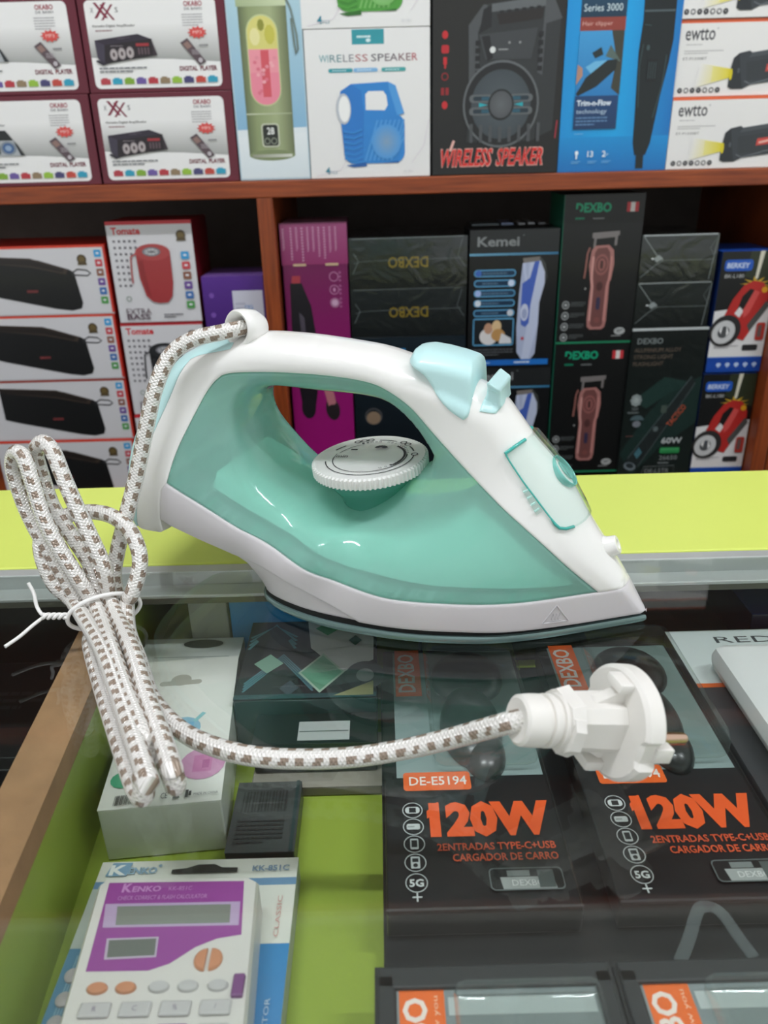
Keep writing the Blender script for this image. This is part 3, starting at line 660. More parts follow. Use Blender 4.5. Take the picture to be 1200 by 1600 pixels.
# plug
plug_p = mat('plug_white_rubber', '#ece9e3', 0.42, sss=0.1)
PE = tl((.0452, .2200, .0340)); PD = tl((.0841, .2307, .0232)); pax = (PD-PE).normalized(); L0 = (PD-PE).length
PM = frame(PE, pax, INV.to_3x3() @ Vector((0, 0, 1)))
plug = link('plug', None, None, iron, (0, 0, 0)); plug.empty_display_size = .01
v, f = lathe([(.0045, .0006), (.0078, -.0004), (.0090, .0006), (.0094, .0050), (.0094, .0086), (.0084, .0088), (.0084, .0102), (.0096, .0104), (.0096, .0128), (.0086, .0130), (.0086, .0144), (.0098, .0146), (.0100, .0175), (.0090, .0185)], 40)
MB().add(v, f, 0, PM).build('strain_relief', plug_p, plug, smooth=32)
b = MB()
def prism(P0, z0, P1, z1, mb):
    n = len(P0); v = [(x, y, z0) for x, y in P0]+[(x, y, z1) for x, y in P1]
    mb.add(v, [(i, (i+1) % n, (i+1) % n+n, i+n) for i in range(n)]+[tuple(range(n))[::-1], tuple(range(n, 2*n))], 0, PM)
hexa = lambda a, c: [(-a, -c*.55), (-a*.62, -c), (a*.62, -c), (a, -c*.55), (a, c*.55), (a*.62, c), (-a*.62, c), (-a, c*.55)]
prism(hexa(.0096, .0098), .0160, hexa(.0104, .0112), .0210, b); prism(hexa(.0086, .0092), .0205, hexa(.0092, .0100), L0, b)
prism([(-.0118, -.004), (-.0090, -.0072), (.009, -.0072), (.0118, -.004), (.0118, .004), (.009, .0072), (-.009, .0072), (-.0118, .004)], .0165, [(-.0125, -.004), (-.0098, -.0072), (.0098, -.0072), (.0125, -.004), (.0125, .004), (.0098, .0072), (-.0098, .0072), (-.0125, .004)], .0205, b)
# finger web between body and face
for s in (1, -1):
    b.add([(-.0022, s*.007, .024), (.0022, s*.007, .024), (.0022, s*.0165, L0-.001), (-.0022, s*.0165, L0-.001), (-.003, s*.007, L0), (.003, s*.007, L0)], [(0, 1, 2, 3), (3, 2, 5, 4), (0, 3, 4), (1, 5, 2), (0, 4, 5, 1)], 0, PM)
b.build('plug_body', plug_p, plug, smooth=30)
# round face with the two earth notches
P = []
for i in range(64):
    a = 2*math.pi*i/64; r = .0213
    if abs(math.sin(a)) < .20: r = .0190
    P.append((r*math.cos(a), r*math.sin(a)))
fc = MB(); v = []; lv = [(L0-.0022, .93), (L0-.0008, 1.0), (L0+.0050, 1.0), (L0+.0066, .93)]
for z, k in lv: v += [(x*k, y*k, z) for x, y in P]
n = 64; fc.add(v, [(i+q*n, (i+1) % n+q*n, (i+1) % n+(q+1)*n, i+(q+1)*n) for q in range(3) for i in range(n)]+[tuple(range(n))[::-1], tuple(range(3*n, 4*n))], 0, PM)
v, f = boxdata(-.0048, .0048, .0150, .0190, L0-.0075, L0+.004, .0008); fc.add(v, f, 0, PM)
v, f = boxdata(-.0048, .0048, -.0190, -.0150, L0-.0095, L0+.003, .0008); fc.add(v, f, 0, PM)
v, f = boxdata(.0150, .0200, -.0030, .0030, L0+.004, L0+.0115, .0006); fc.add(v, f, 0, PM)
v, f = boxdata(-.0200, -.0150, -.0030, .0030, L0+.004, L0+.0115, .0006); fc.add(v, f, 0, PM)
fc.build('plug_face', plug_p, plug, smooth=30)
brass = mat('pin_metal', '#d8b7a0', 0.18, metal=1.0)
for s in (-1, 1):
    v, f = lathe([(.0024, 0), (.0024, .0175), (.0018, .0188), (.0006, .0192)], 20); MB().add(v, f, 0, PM @ T(s*.0095, 0, L0+.006)).build('pin', brass, plug, smooth=40)
# twist tie round the cord bundle
tie_p = mat('twist_tie_plastic', '#f2f1ee', 0.35)
tc_ = Vector((-.1428, .3401, .0088)); ta = Vector((.4495, -.8933, 0)); tlat = Vector((.8933, .4495, 0))
loop = [tc_+tlat*(.0178*math.cos(a))+Vector((0, 0, .0098*math.sin(a)+.0012))+ta*(.0012*math.sin(a)) for a in [2*math.pi*i/48 for i in range(48)]]
tw = MB(); v, f = tube(loop, .0011, 8, closed=True); tw.add(v, f)
e0 = tc_-tlat*.0178+Vector((0, 0, .004))
tails = [e0, e0+Vector((-.006, -.001, .0025)), e0+Vector((-.011, -.002, .0015))]
for ph in (0, math.pi):
    P = []
    for k in range(24):
        t = k/23; base = e0+Vector((-.011*t, -.002*t, .0015*t)); P.append(base+Vector((0, math.cos(ph+t*14)*.0010, math.sin(ph+t*14)*.0010)))
    end = P[-1]
    if ph == 0: P += [end+Vector((-.003, .003, .003)), end+Vector((-.0045, .006, .0085)), end+Vector((-.007, .008, .0135))]
    else: P += [end+Vector((-.004, -.004, -.002)), end+Vector((-.008, -.010, -.004)), end+Vector((-.0125, -.0165, -.0052))]
    v, f = tube(catmull(P, .0008), .0009, 8); tw.add(v, f)
o = tw.build('twist_tie', tie_p, None, (0, 0, ZG), smooth=50)
tag(o, 'white plastic twist tie wound round the bundled braided cord', 'twist tie')

# ================================================================ product boxes on the shelves
CARD = print_mat('printed_card', .38, coat=.12); WRAP = print_mat('shrink_wrapped_card', .3, coat=.9, wrinkle=.16)
def body_mesh(W, D, H, front, side, top, m=None, b=.0007):
    v, f = boxdata(-W/2, W/2, 0, D, 0, H, b); me = mesh('carton_body', v, f)
    ca = me.color_attributes.new('ink', 'FLOAT_COLOR', 'CORNER'); flat = []
    for p in me.polygons:
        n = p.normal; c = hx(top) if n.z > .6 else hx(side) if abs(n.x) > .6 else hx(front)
        flat += [c[0], c[1], c[2], 1.0]*len(p.vertices)
    ca.data.foreach_set('color', flat); return me
def carton(name, label, group, x0, x1, z0, z1, y, D, front, side, top, prints, m=None, rz=0.0, cat='box', vs=1.0):
    W, H = x1-x0, z1-z0; m = m or CARD
    t = thing(name, label, cat, ((x0+x1)/2, y, ZG+z0), rz, group)
    link('carton_body', body_mesh(W, D, H, front, side, top), m, t)
    n0 = 0
    for pn, fn in prints:
        p = Print(W, H*vs, .00003); p.n = n0; fn(p); n0 = p.n; p.build(pn, t, T(-W/2, -.0001, 0) @ FRONT, m)
    return t
def place(t, x0, z0, y): return ((x0), y, ZG+z0)

def badge(p, u, v, r):
    p.ell(u, v, r, r, '#4a3d26', 14); p.ell(u, v, r*.7, r*.7, '#6b5a34', 12); p.poly([(u-r*.8/p.W, v-r*.5/p.H), (u+r*.8/p.W, v-r*.5/p.H), (u+r/p.W, v-r*1.15/p.H), (u-r/p.W, v-r*1.15/p.H)], '#54462b')
CH6 = ['#3f9fd6', '#c8454e', '#8c5a48', '#6c4a96', '#3d6fae', '#4f9a4d']
def chips(p, u0, u1, vt, dv, h):
    for i, c in enumerate(CH6):
        v1 = vt-dv*i; p.rrect(u0, v1-h, u1, v1, .0012, c, 2); p.rect(u0+(u1-u0)*.3, v1-h*.6, u0+(u1-u0)*.7, v1-h*.35, '#e4e4ea')

# ---- amplifier boxes
def amp_label(p):
    p.rrect(.045, .045, .935, .945, .006, '#ecebe9', 5)
    p.poly([(.045, .37), (.30, .355), (.60, .34), (.935, .30), (.935, .70), (.045, .70)], ['#9b9c99', '#9b9c99', '#a2a3a0', '#a2a3a0', '#ecebe9', '#ecebe9'])
    p.text('X', .105, .765, .155, '#7d1f38', w=.095, bold=.02); p.text('X', .150, .745, .155, '#7d1f38', w=.095, bold=.0)
    p.text('X', .085, .82, .05, '#2c2528', w=.02); p.text('S', .252, .82, .05, '#2c2528', w=.02)
    p.text('Karaoke Digital Amplificador', .085, .668, .034, '#3a3436', w=.29, bold=.01)
    p.lines(.10, .628, .29, .652, 1, '#8a5a62', 3)
    p.text('OKABO', .72, .862, .052, '#9c2038', w=.125, bold=.02); p.text('DK BA001', .722, .825, .026, '#55505a', w=.12)
    p.lines(.70, .66, .84, .795, 5, '#a5a3a6', 5, .35)
    p.text('DIGITAL', .648, .212, .05, '#74162f', w=.125, bold=.03); p.text('PLAYER', .79, .212, .05, '#74162f', w=.118, bold=.03)
    c = ['#b13a44', '#2a9bb8', '#7fa833', '#6a559c', '#b5333d', '#8f7a5c', '#93bb3b', '#43406f', '#bf4638', '#2b9cba']
    for i, q in enumerate(c):
        u = .085+i*.0835; p.rect(u, .088, u+.068, .145, q); p.rect(u+.012, .135, u+.05, .158, q)
    p.lines(.09, .205, .42, .275, 2, '#66686c', 9, .4)
    P = []
    for k in range(22):
        a = 2*math.pi*k/22; r = .0105 if k % 2 else .0072; P.append((.795+r*1.1*math.cos(a)/p.W, .60+r*.62*math.sin(a)/p.H))
    p.poly(P, '#d34a45'); p.text('MP3', .765, .585, .035, '#f1c9c2', w=.06)
    p.poly([(.672, .50), (.722, .545), (.838, .30), (.79, .265)], '#57474c'); p.poly([(.688, .485), (.722, .515), (.75, .46), (.715, .43)], '#8c6f67')
    p.ell(.80, .318, .0026, .0026, '#b9b2b6', 10); p.lines(.745, .375, .80, .43, 3, '#a79ea2', 2)
    p.lines(.80, .455, .90, .485, 1, '#77767a', 4)
def amp_dark(p):
    p.poly([(.085, .545), (.385, .600), (.475, .545), (.15, .495)], '#2b2331'); p.poly([(.085, .545), (.15, .495), (.15, .315), (.125, .30), (.09, .36)], '#3b3544')
    p.poly([(.15, .495), (.478, .548), (.478, .375), (.135, .300)], '#1c1318'); p.poly([(.475, .545), (.505, .38), (.478, .375)], '#33272f')
    p.poly([(.085, .345), (.16, .305), (.12, .285), (.075, .33)], '#2a2530')
    for i in range(3):
        u, v = .205+i*.057, .395+i*.009; p.ell(u, v, .0046, .0062, '#8e8486', 16, col2='#ded6d2'); p.ell(u, v, .0018, .0026, '#5c5052', 10)
    p.rect(.365, .475, .455, .505, '#9c2c33'); 
    for i in range(4): p.rect(.375+i*.022, .39, .388+i*.022, .46, '#5c4a50')
    p.lines(.19, .475, .33, .49, 1, '#8a8087', 3); p.lines(.24, .545, .33, .57, 2, '#5a505c', 3)
def amp_silver(p):
    p.poly([(.02+.06, .63), (.37, .63), (.415, .52), (.02+.06, .52)], '#181d1b'); p.poly([(.08, .52), (.415, .52), (.45, .35), (.08, .35)], '#a9adb0'); p.poly([(.415, .52), (.45, .35), (.48, .35), (.44, .47)], '#23282a')
    for u in (.13, .37): p.ell(u, .435, .0098, .0075, '#7d8791', 18); p.ell(u, .435, .007, .0056, '#40618f', 16); p.ell(u, .435, .004, .0032, '#8ea5bf', 12)
    p.rect(.195, .37, .31, .50, '#5c6260')
    for i in range(4): p.rect(.205+i*.026, .385, .218+i*.026, .485, '#1f2423')
    p.rect(.205, .50, .30, .515, '#c9b36a'); p.rect(.12, .56, .2, .60, '#39413e')
AG = 'maroon and white amplifier boxes'
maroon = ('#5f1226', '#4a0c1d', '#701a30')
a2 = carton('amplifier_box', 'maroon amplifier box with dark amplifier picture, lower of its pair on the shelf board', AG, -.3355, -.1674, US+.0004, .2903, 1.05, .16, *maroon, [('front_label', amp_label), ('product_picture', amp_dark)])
dup(a2, (-.2505, 1.052, ZG+.2908), 'maroon amplifier box with dark amplifier picture, stacked on its twin')
a1 = carton('amplifier_box', 'maroon amplifier box with silver two-dial amplifier picture, lower of its pair', AG, -.5052, -.3379, US+.0004, .2903, 1.05, .16, *maroon, [('front_label', amp_label), ('product_picture', amp_silver)])
dup(a1, (-.4195, 1.051, ZG+.2908), 'maroon amplifier box with silver two-dial amplifier picture, stacked on top')

# ---- blender bottle box
def bottle_bg(p):
    p.rect(.02, .28, .985, 1.07, '#86b4d2', '#b2d2dc'); p.rect(.02, .012, .985, .28, '#d7e2e6', '#e8eef0'); p.poly([(.02, .25), (.985, .27), (.985, .30), (.02, .29)], '#e3ebee')
def bottle_pic(p):
    p.hrect(.16, .14, .30, .945, '#5d6847', '#8d9a6c'); p.hrect(.30, .14, .58, .945, '#8d9a6c', '#a3ae82'); p.hrect(.58, .14, .80, .945, '#a3ae82', '#66704e')
    p.ell(.48, .145, .0278, .006, '#7d8a60', 20); p.hrect(.20, .132, .76, .150, '#8f927f', '#d3d5c9')
    p.hrect(.14, .945, .80, 1.07, '#a5b48a', '#cbd6b0'); p.hrect(.165, .375, .79, .381, '#d6dcc0', '#a7b08c')
    p.rrect(.245, .42, .67, .905, .018, '#c3cb95', 8); p.rrect(.26, .428, .655, .897, .017, '#d9d27a', 8)
    p.rrect(.26, .428, .655, .70, .016, '#e9899b', 6); p.rect(.26, .60, .655, .725, '#ec97a3')
    p.rect(.42, .47, .53, .72, '#d4555f'); p.ell(.36, .79, .006, .009, '#e7e0a0', 10); p.ell(.56, .80, .006, .010, '#c6bf4e', 10); p.ell(.45, .85, .004, .006, '#8f8f35', 8)
    for i in range(14):
        r = random.Random(i); p.ell(r.uniform(.29, .62), r.uniform(.47, .69), .0024, .002, ['#f0a9b2', '#df7486', '#e58f9c'][i % 3], 7)
    p.rrect(.35, .19, .60, .325, .004, '#c8cdb4', 4); p.rrect(.37, .198, .58, .317, .003, '#20251d', 4); p.text('28', .43, .262, .04, '#f2f4ee', w=.10, bold=.02)
    for u in (.425, .52): p.ring(u, .225, .0036, .0036, .0008, '#9fa693', 14)
    p.line([(.80, .985), (.86, .93), (.92, .80), (.93, .72), (.90, .695), (.885, .74), (.86, .88)], .0022, '#6f7f78')
carton('blender_bottle_box', 'light blue box with an olive green blender bottle picture', None, -.1661, -.0796, US+.0004, .3990, 1.05, .10, '#b9d0da', '#7f9fb4', '#dfe8ec', [('printed_background', bottle_bg), ('product_picture', bottle_pic)], vs=.93)

# ---- white wireless speaker boxes
def ws_text(p):
    p.rect(.004, .004, .996, .996, '#e9e8e6'); p.rect(.38, .90, .635, .995, '#2e95a0'); p.lines(.42, .935, .60, .962, 1, '#d5ecee', 4); p.ell(.51, .925, .003, .002, '#d5ecee', 8)
    x = .115
    for t_, c, w_ in (('WI', '#4c9aa2', .072), ('RE', '#58888f', .095), ('LE', '#7d7f86', .085), ('SS', '#b0686c', .10)):
        p.text(t_, x, .79, .047, c, w=w_); x += w_+.012
    x = .53
    for t_, c, w_ in (('SP', '#5a5560', .10), ('EA', '#63505c', .10), ('KE', '#7a4c58', .095), ('R', '#b8505a', .045)):
        p.text(t_, x, .79, .047, c, w=w_); x += w_+.010
    for u, c in ((.185, '#2f96a0'), (.385, '#7fb3dc'), (.61, '#45a3a3')):
        p.rrect(u, .722, u+.195, .748, .0018, c, 3); p.lines(u+.03, .730, u+.165, .740, 1, '#dbeef2', 6)
    p.text('4', .125, .03, .05, '#2e7f93', bold=.03); p.text('PCS', .168, .032, .022, '#6d9aa8'); p.text('SY-961', .78, .03, .018, '#cfcfd2')
    p.line([(.05, .02), (.25, .06), (.33, .16)], .0006, '#dcd3dc'); p.line([(.85, .10), (.95, .22), (.99, .40)], .0006, '#dcd3dc')
def ws_pic(c0, c1, c2, c3):
    def f(p):
        p.rrect(.285, .10, .79, .44, .012, c0, 6); p.poly([(.30, .09), (.36, .075), (.47, .08), (.47, .11)], c3); p.poly([(.60, .10), (.74, .10), (.74, .115)], c3)
        p.poly([(.27, .38), (.255, .50), (.275, .60), (.36, .645), (.66, .655), (.72, .63), (.79, .44), (.70, .42), (.28, .34)], c0)
        p.poly([(.27, .38), (.255, .50), (.275, .60), (.36, .645), (.44, .60), (.46, .45), (.44, .12), (.33, .12), (.285, .20)], c1)
        p.poly([(.475, .47), (.475, .575), (.50, .595), (.62, .595), (.645, .565), (.655, .50), (.63, .465)], '#ecebe9')
        p.poly([(.66, .655), (.72, .63), (.79, .44), (.73, .43), (.67, .60)], c2)
        p.ell(.295, .48, .0088, .0165, '#b9bfc7', 22); p.ell(.30, .48, .0068, .0140, '#f2f2f0', 20)
        for i in range(9): p.line([(.46+i*.036, .12+max(0, i-6)*.05), (.57+i*.036 if i < 6 else .785, .40 if i < 6 else .40-(i-6)*.06)], .0022, c2)
        for i in range(6): p.line([(.29, .14+i*.038), (.37, .125+i*.038), (.44, .15+i*.038)], .0026, c0)
        p.ell(.64, .25, .018, .019, c2, 20, col2='#7f9db8' if c0 == '#2b82cc' else '#9ac28d')
    return f
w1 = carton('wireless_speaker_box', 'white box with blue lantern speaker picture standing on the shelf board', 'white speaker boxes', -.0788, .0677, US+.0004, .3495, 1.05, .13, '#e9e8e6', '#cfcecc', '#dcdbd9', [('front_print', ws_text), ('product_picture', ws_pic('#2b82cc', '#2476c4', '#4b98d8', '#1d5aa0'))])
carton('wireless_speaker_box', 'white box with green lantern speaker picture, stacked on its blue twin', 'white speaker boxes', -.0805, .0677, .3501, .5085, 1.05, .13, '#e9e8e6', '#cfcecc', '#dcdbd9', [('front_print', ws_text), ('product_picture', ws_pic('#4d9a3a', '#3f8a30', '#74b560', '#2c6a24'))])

# ---- black wireless speaker box
def bs_text(p):
    p.rect(.004, .003, .996, .997, '#121312', '#1d1d19')
    p.text('WIRELESS', .045, .045, .110, '#e7b3a8', w=.42, bold=.035, shear=.16); p.text('SPEAKER', .50, .045, .110, '#e7b3a8', w=.38, bold=.035, shear=.16)
    p.text('WIRELESS', .05, .05, .100, '#d32823', w=.41, bold=.02, shear=.16); p.text('SPEAKER', .505, .05, .100, '#d32823', w=.37, bold=.02, shear=.16)
    p.line([(.14, .14), (.17, .20)], .0030, '#e7b3a8')
    for v, k in ((.775, 0), (.70, 1), (.63, 2), (.555, 3), (.475, 4), (.40, 5)):
        if k in (0, 5): p.ell(.095, v, .0035, .0042, '#c2242a', 12)
        elif k == 1: p.rrect(.068, v-.022, .125, v+.022, .002, '#b5222a', 3)
        elif k == 2: p.rect(.083, v-.01, .11, v+.028, '#c2242a'); p.rect(.09, v-.032, .103, v-.01, '#c2242a')
        elif k == 3: p.ring(.095, v, .0042, .0042, .0012, '#8f1d22', 14)
        else: p.rect(.066, v-.02, .09, v+.02, '#8f1d22'); p.rect(.10, v-.02, .125, v+.02, '#8f1d22')
    p.line([(.965, .20), (.975, .30)], .0015, '#a52a3c')
def bs_pic(p):
    g, d, l = '#4a4d4f', '#17191a', '#5d6163'
    p.poly([(.27, .19), (.30, .78), (.38, .92), (.44, .93), (.86, .965), (.96, .86), (.94, .25), (.78, .19)], '#2b2e2f')
    p.poly([(.28, .50), (.27, .82), (.38, .925), (.41, .92), (.34, .78), (.36, .57)], g); p.poly([(.80, .565), (.83, .80), (.84, .965), (.90, .955), (.97, .845), (.85, .82), (.84, .55)], g)
    p.poly([(.44, .925), (.84, .96), (.84, .91), (.44, .885)], l); p.poly([(.38, .90), (.44, .92), (.44, .81), (.35, .775)], d); p.poly([(.50, .82), (.82, .845), (.83, .90), (.48, .875)], '#211d1a')
    for i in range(6): p.rect(.50+i*.055, .878+i*.004, .53+i*.055, .892+i*.004, d)
    p.poly([(.35, .77), (.79, .80), (.75, .64), (.40, .64)], '#3a3d3f'); p.poly([(.37, .76), (.43, .765), (.46, .65), (.42, .63)], d)
    p.ell(.455, .69, .0034, .0034, '#d9dcda', 12); p.lines(.50, .684, .62, .698, 1, '#9a9d9c', 3)
    for u in (.58, .66): p.ell(u, .726, .0014, .0014, '#8b8e8d', 8)
    for i in range(5): p.rect(.325, .555+i*.04, .36, .58+i*.04, d); p.rect(.80, .575+i*.045, .835, .60+i*.045, d)
    p.ell(.53, .395, .0455, .0465, l, 40); p.ell(.53, .395, .0430, .0440, d, 40); p.ell(.53, .395, .0355, .0370, '#3c4449', 36, col2='#4d565b')
    for s in (-1, 1):
        for v in (.43, .36):
            p.rrect(.53+s*.155-.09, v-.022, .53+s*.155+.09, v+.022, .004, l, 4); p.rrect(.53+s*.155-.06, v-.012, .53+s*.155+.06, v+.012, .002, '#1d2e38', 3)
            p.rect(.53+s*.12-.03, v-.010, .53+s*.12+.03, v+.010, '#245466')
        p.poly([(.53+s*.10, .395), (.53+s*.17, .407), (.53+s*.17, .383)], '#23a3ad')
    p.ell(.53, .395, .0155, .0165, d, 24); p.ell(.53, .395, .0135, .0145, '#4c4f52', 24, col2='#5f6366')
    for i in range(8): p.rect(.29+i*.075, .185, .315+i*.075, .27-abs(i-3.5)*-.006, g)
carton('wireless_speaker_box', 'black box with red lettering and dark round speaker picture', None, .0705, .2246, US+.0004, .3990, 1.05, .14, '#131413', '#1a1b1a', '#1d1d1a', [('front_print', bs_text), ('product_picture', bs_pic)], vs=.93)

# ---- blue hair clipper box
def hc_bg(p):
    p.hrect(.0, .0, .5, .999, '#0b8ed2', '#0aa0e0'); p.hrect(.5, .0, 1.0, .999, '#0aa0e0', '#0872bb'); p.rect(.0, .0, 1.0, .20, '#0a6eb6', '#0a8ccf')
def hc_text(p):
    p.rect(0, .99, 1, 1.07, '#0a9cdc'); p.rrect(.115, .94, .515, 1.06, .008, '#e9e9e5', 6); p.rect(.115, .985, .40, 1.06, '#e9e9e5')
    p.rect(.12, .845, .515, .945, '#0f3146', '#13405c'); p.text('Series 3000', .145, .875, .038, '#cfe0e4', w=.335)
    p.rect(.12, .775, .515, .845, '#8d3b30'); p.text('Hair clipper', .14, .795, .030, '#d9a79c', w=.265)
    p.text('haircut', .58, .985, .05, '#dbeefa', w=.28, bold=.03)
def hc_photo(p):
    p.rect(.12, .43, .51, .775, '#2279b8', '#3d97cf'); p.poly([(.40, .775), (.51, .775), (.51, .43), (.43, .47), (.46, .62)], '#3a3a2e'); p.poly([(.36, .64), (.50, .61), (.40, .70)], '#54655f')
    p.poly([(.12, .44), (.20, .53), (.38, .62), (.47, .625), (.46, .57), (.30, .48), (.14, .43)], '#16201f'); p.poly([(.24, .66), (.32, .69), (.34, .65), (.27, .63)], '#1b2a2c')
    p.poly([(.19, .585), (.27, .615), (.38, .62), (.24, .55)], '#6bb3da'); p.poly([(.115, .49), (.17, .54), (.165, .58), (.12, .60)], '#b08672')
    p.rect(.115, .245, .505, .43, '#10345c', '#14406f'); p.text('Trim-n-Flow', .135, .375, .032, '#e2ecf4', w=.31, bold=.03); p.text('technology', .135, .325, .032, '#b9cfe2', w=.275); p.lines(.135, .262, .42, .318, 3, '#5f86ae', 3, .4)
    p.lines(.13, .215, .22, .223, 1, '#7fb9de', 2)
    p.ell(.165, .11, .0022, .0026, '#e7f2f8', 10); p.rect(.158, .075, .172, .10, '#e7f2f8'); p.text('13', .265, .085, .036, '#e7f2f8', bold=.02); p.text('2', .40, .085, .036, '#e7f2f8', bold=.02); p.text('yr', .425, .085, .02, '#bcd9ea')
    for u in (.12, .27, .40): p.lines(u, .048, u+.085, .066, 2, '#86bde0', 5, .35)
def hc_clip(p):
    p.poly([(.66, .93), (.665, .82), (.60+.05, .66), (.655, .55), (.67, .30), (.675, .16), (.70, .09), (.80, .09), (.835, .16), (.88, .42), (.925, .60), (.945, .72), (.94, .93)], '#0b1718')
    for i in range(7): p.rect(.668+i*.042, .86, .680+i*.042, .955, '#10191b')
    p.rect(.67, .865, .935, .875, '#4d5a5e'); p.poly([(.715, .09), (.785, .09), (.79, .012), (.72, .012)], '#101a1b')
    p.line([(.685, .70), (.668, .58), (.69, .36)], .0016, '#2b3d3f'); p.line([(.90, .64), (.885, .48), (.83, .30)], .0012, '#34484a')
    p.rrect(.735, .50, .83, .62, .002, '#070d0e', 3)
    for i in range(4): p.rect(.75+i*.02, .515, .756+i*.02, .605, '#35474a')
    p.ell(.73, .68, .002, .003, '#3c5053', 8); p.line([(.68, .80), (.74, .795)], .0007, '#3f5356')
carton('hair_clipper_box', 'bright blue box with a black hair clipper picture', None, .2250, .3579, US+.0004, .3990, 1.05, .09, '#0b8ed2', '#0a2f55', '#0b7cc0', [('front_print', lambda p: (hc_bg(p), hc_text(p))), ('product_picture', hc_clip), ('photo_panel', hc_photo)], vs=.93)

# ---- white torch speaker boxes
def ew_text(p):
    p.rect(.003, .004, .997, .96, '#e7e5e2')
    p.rect(0, .955, 1, 1.0, '#e8683c')
    p.text('ewtto', .055, .735, .155, '#46464a', w=.235, bold=.012); p.ring(.305, .885, .0010, .0010, .0003, '#77777b', 10)
    p.lines(.07, .665, .28, .70, 1, '#b5b3b3', 8, .35); p.lines(.06, .555, .37, .615, 2, '#b9b7b6', 4, .4, False); p.text('ET-P1330BT', .055, .485, .035, '#8a8886', w=.19)
    for i in range(7):
        p.ell(.058+i*.0505, .085, .0030, .0030, '#3a393b', 12)
        if i in (1, 4, 5): p.ell(.058+i*.0505, .085, .0019, .0019, '#dcdad8', 10)
        else: p.rect(.052+i*.0505, .075, .062+i*.0505, .10, '#a09e9e')
def ew_pic(p):
    p.poly([(.17, .12), (.445, .24), (.445, .36), (.20, .44)], ['#e9e7e4', '#e2d41c', '#e2d41c', '#e9e7e4']); p.poly([(.30, .19), (.455, .25), (.455, .35), (.30, .40)], ['#e4dc8a', '#dccb10', '#dccb10', '#e4dc8a'])
    p.poly([(.44, .12), (.44, .30), (.46, .50), (.50, .56), (.58, .59), (.60, .565), (1.0, .66), (1.0, .22), (.62, .14), (.56, .09), (.47, .09)], '#353a3e')
    p.poly([(.44, .12), (.44, .30), (.46, .50), (.50, .56), (.53, .30), (.56, .09), (.47, .09)], '#24292c'); p.poly([(.565, .44), (1.0, .53), (1.0, .25), (.585, .20)], '#2f3437')
    p.poly([(.60, .565), (1.0, .66), (1.0, .60), (.58, .50)], '#464c50'); p.line([(.57, .19), (.62, .15), (.74, .20), (.80, .235), (.90, .25)], .0011, '#6a7074')
    p.ell(.452, .285, .0018, .0062, '#d9c81a', 14); p.ell(.51, .33, .0015, .003, '#4d5357', 8); p.poly([(.725, .31), (.85, .335), (.855, .435), (.73, .41)], '#c2433a'); p.line([(.745, .35), (.84, .385)], .0022, '#e7b6a6')
EG = 'white torch speaker boxes'
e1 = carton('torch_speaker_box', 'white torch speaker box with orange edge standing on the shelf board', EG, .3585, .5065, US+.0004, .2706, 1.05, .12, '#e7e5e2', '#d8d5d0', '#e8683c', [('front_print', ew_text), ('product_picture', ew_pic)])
dup(e1, (.4312, 1.053, ZG+.2709), 'white torch speaker box with orange edge, middle of its stack'); dup(e1, (.4280, 1.051, ZG+.3507), 'white torch speaker box with orange edge, topmost of its stack')

# ---- black bar speaker boxes, left stack
def bar_pic(p):
    p.poly([(.10, .86), (.55, .80), (.745, .66), (.775, .62), (.80, .17), (.785, .09), (.72, .06), (.62, .09), (.20, .30), (.10, .36)], '#131415')
    p.poly([(.10, .88), (.50, .83), (.74, .66), (.72, .59), (.50, .70), (.10, .80)], '#3d322b'); p.poly([(.10, .86), (.50, .805), (.71, .66), (.70, .62), (.50, .72), (.10, .80)], '#221c19')
    p.line([(.755, .60), (.80, .66), (.86, .645), (.885, .60), (.86, .565), (.80, .575), (.76, .58)], .0016, '#3a3a3c'); p.rect(.44, .335, .515, .375, '#6d2f30')
    badge(p, .84, .80, .0062)
def bar_edge(p):
    p.rect(.002, .004, .998, .97, '#d6d5d7')
    p.rect(.0, .965, 1.0, 1.0, '#d8452f'); p.rect(.985, 0, 1.0, 1.0, '#c93a2c'); p.rect(.0, 0, 1.0, .018, '#b9b8ba'); chips(p, .925, .972, .93, .135, .105)
LG = 'white boxes with black bar speaker pictures'
b1 = carton('bar_speaker_box', 'white box with black bar speaker picture and red lid, topmost of its stack', LG, -.5534, -.3548, .0313, .1195, 1.07, .13, '#d6d5d7', '#c2261f', '#d8281c', [('front_print', bar_edge), ('product_picture', bar_pic)])
for i, lab in enumerate(('second from the top of its stack', 'third from the top of its stack', 'fourth from the top, just above the lime ledge')):
    dup(b1, (-.4541-.0012*(i+1)+.001*(i % 2), 1.07+.002*(i % 2), ZG+.0313-.0886*(i+1)), 'white box with black bar speaker picture, '+lab)

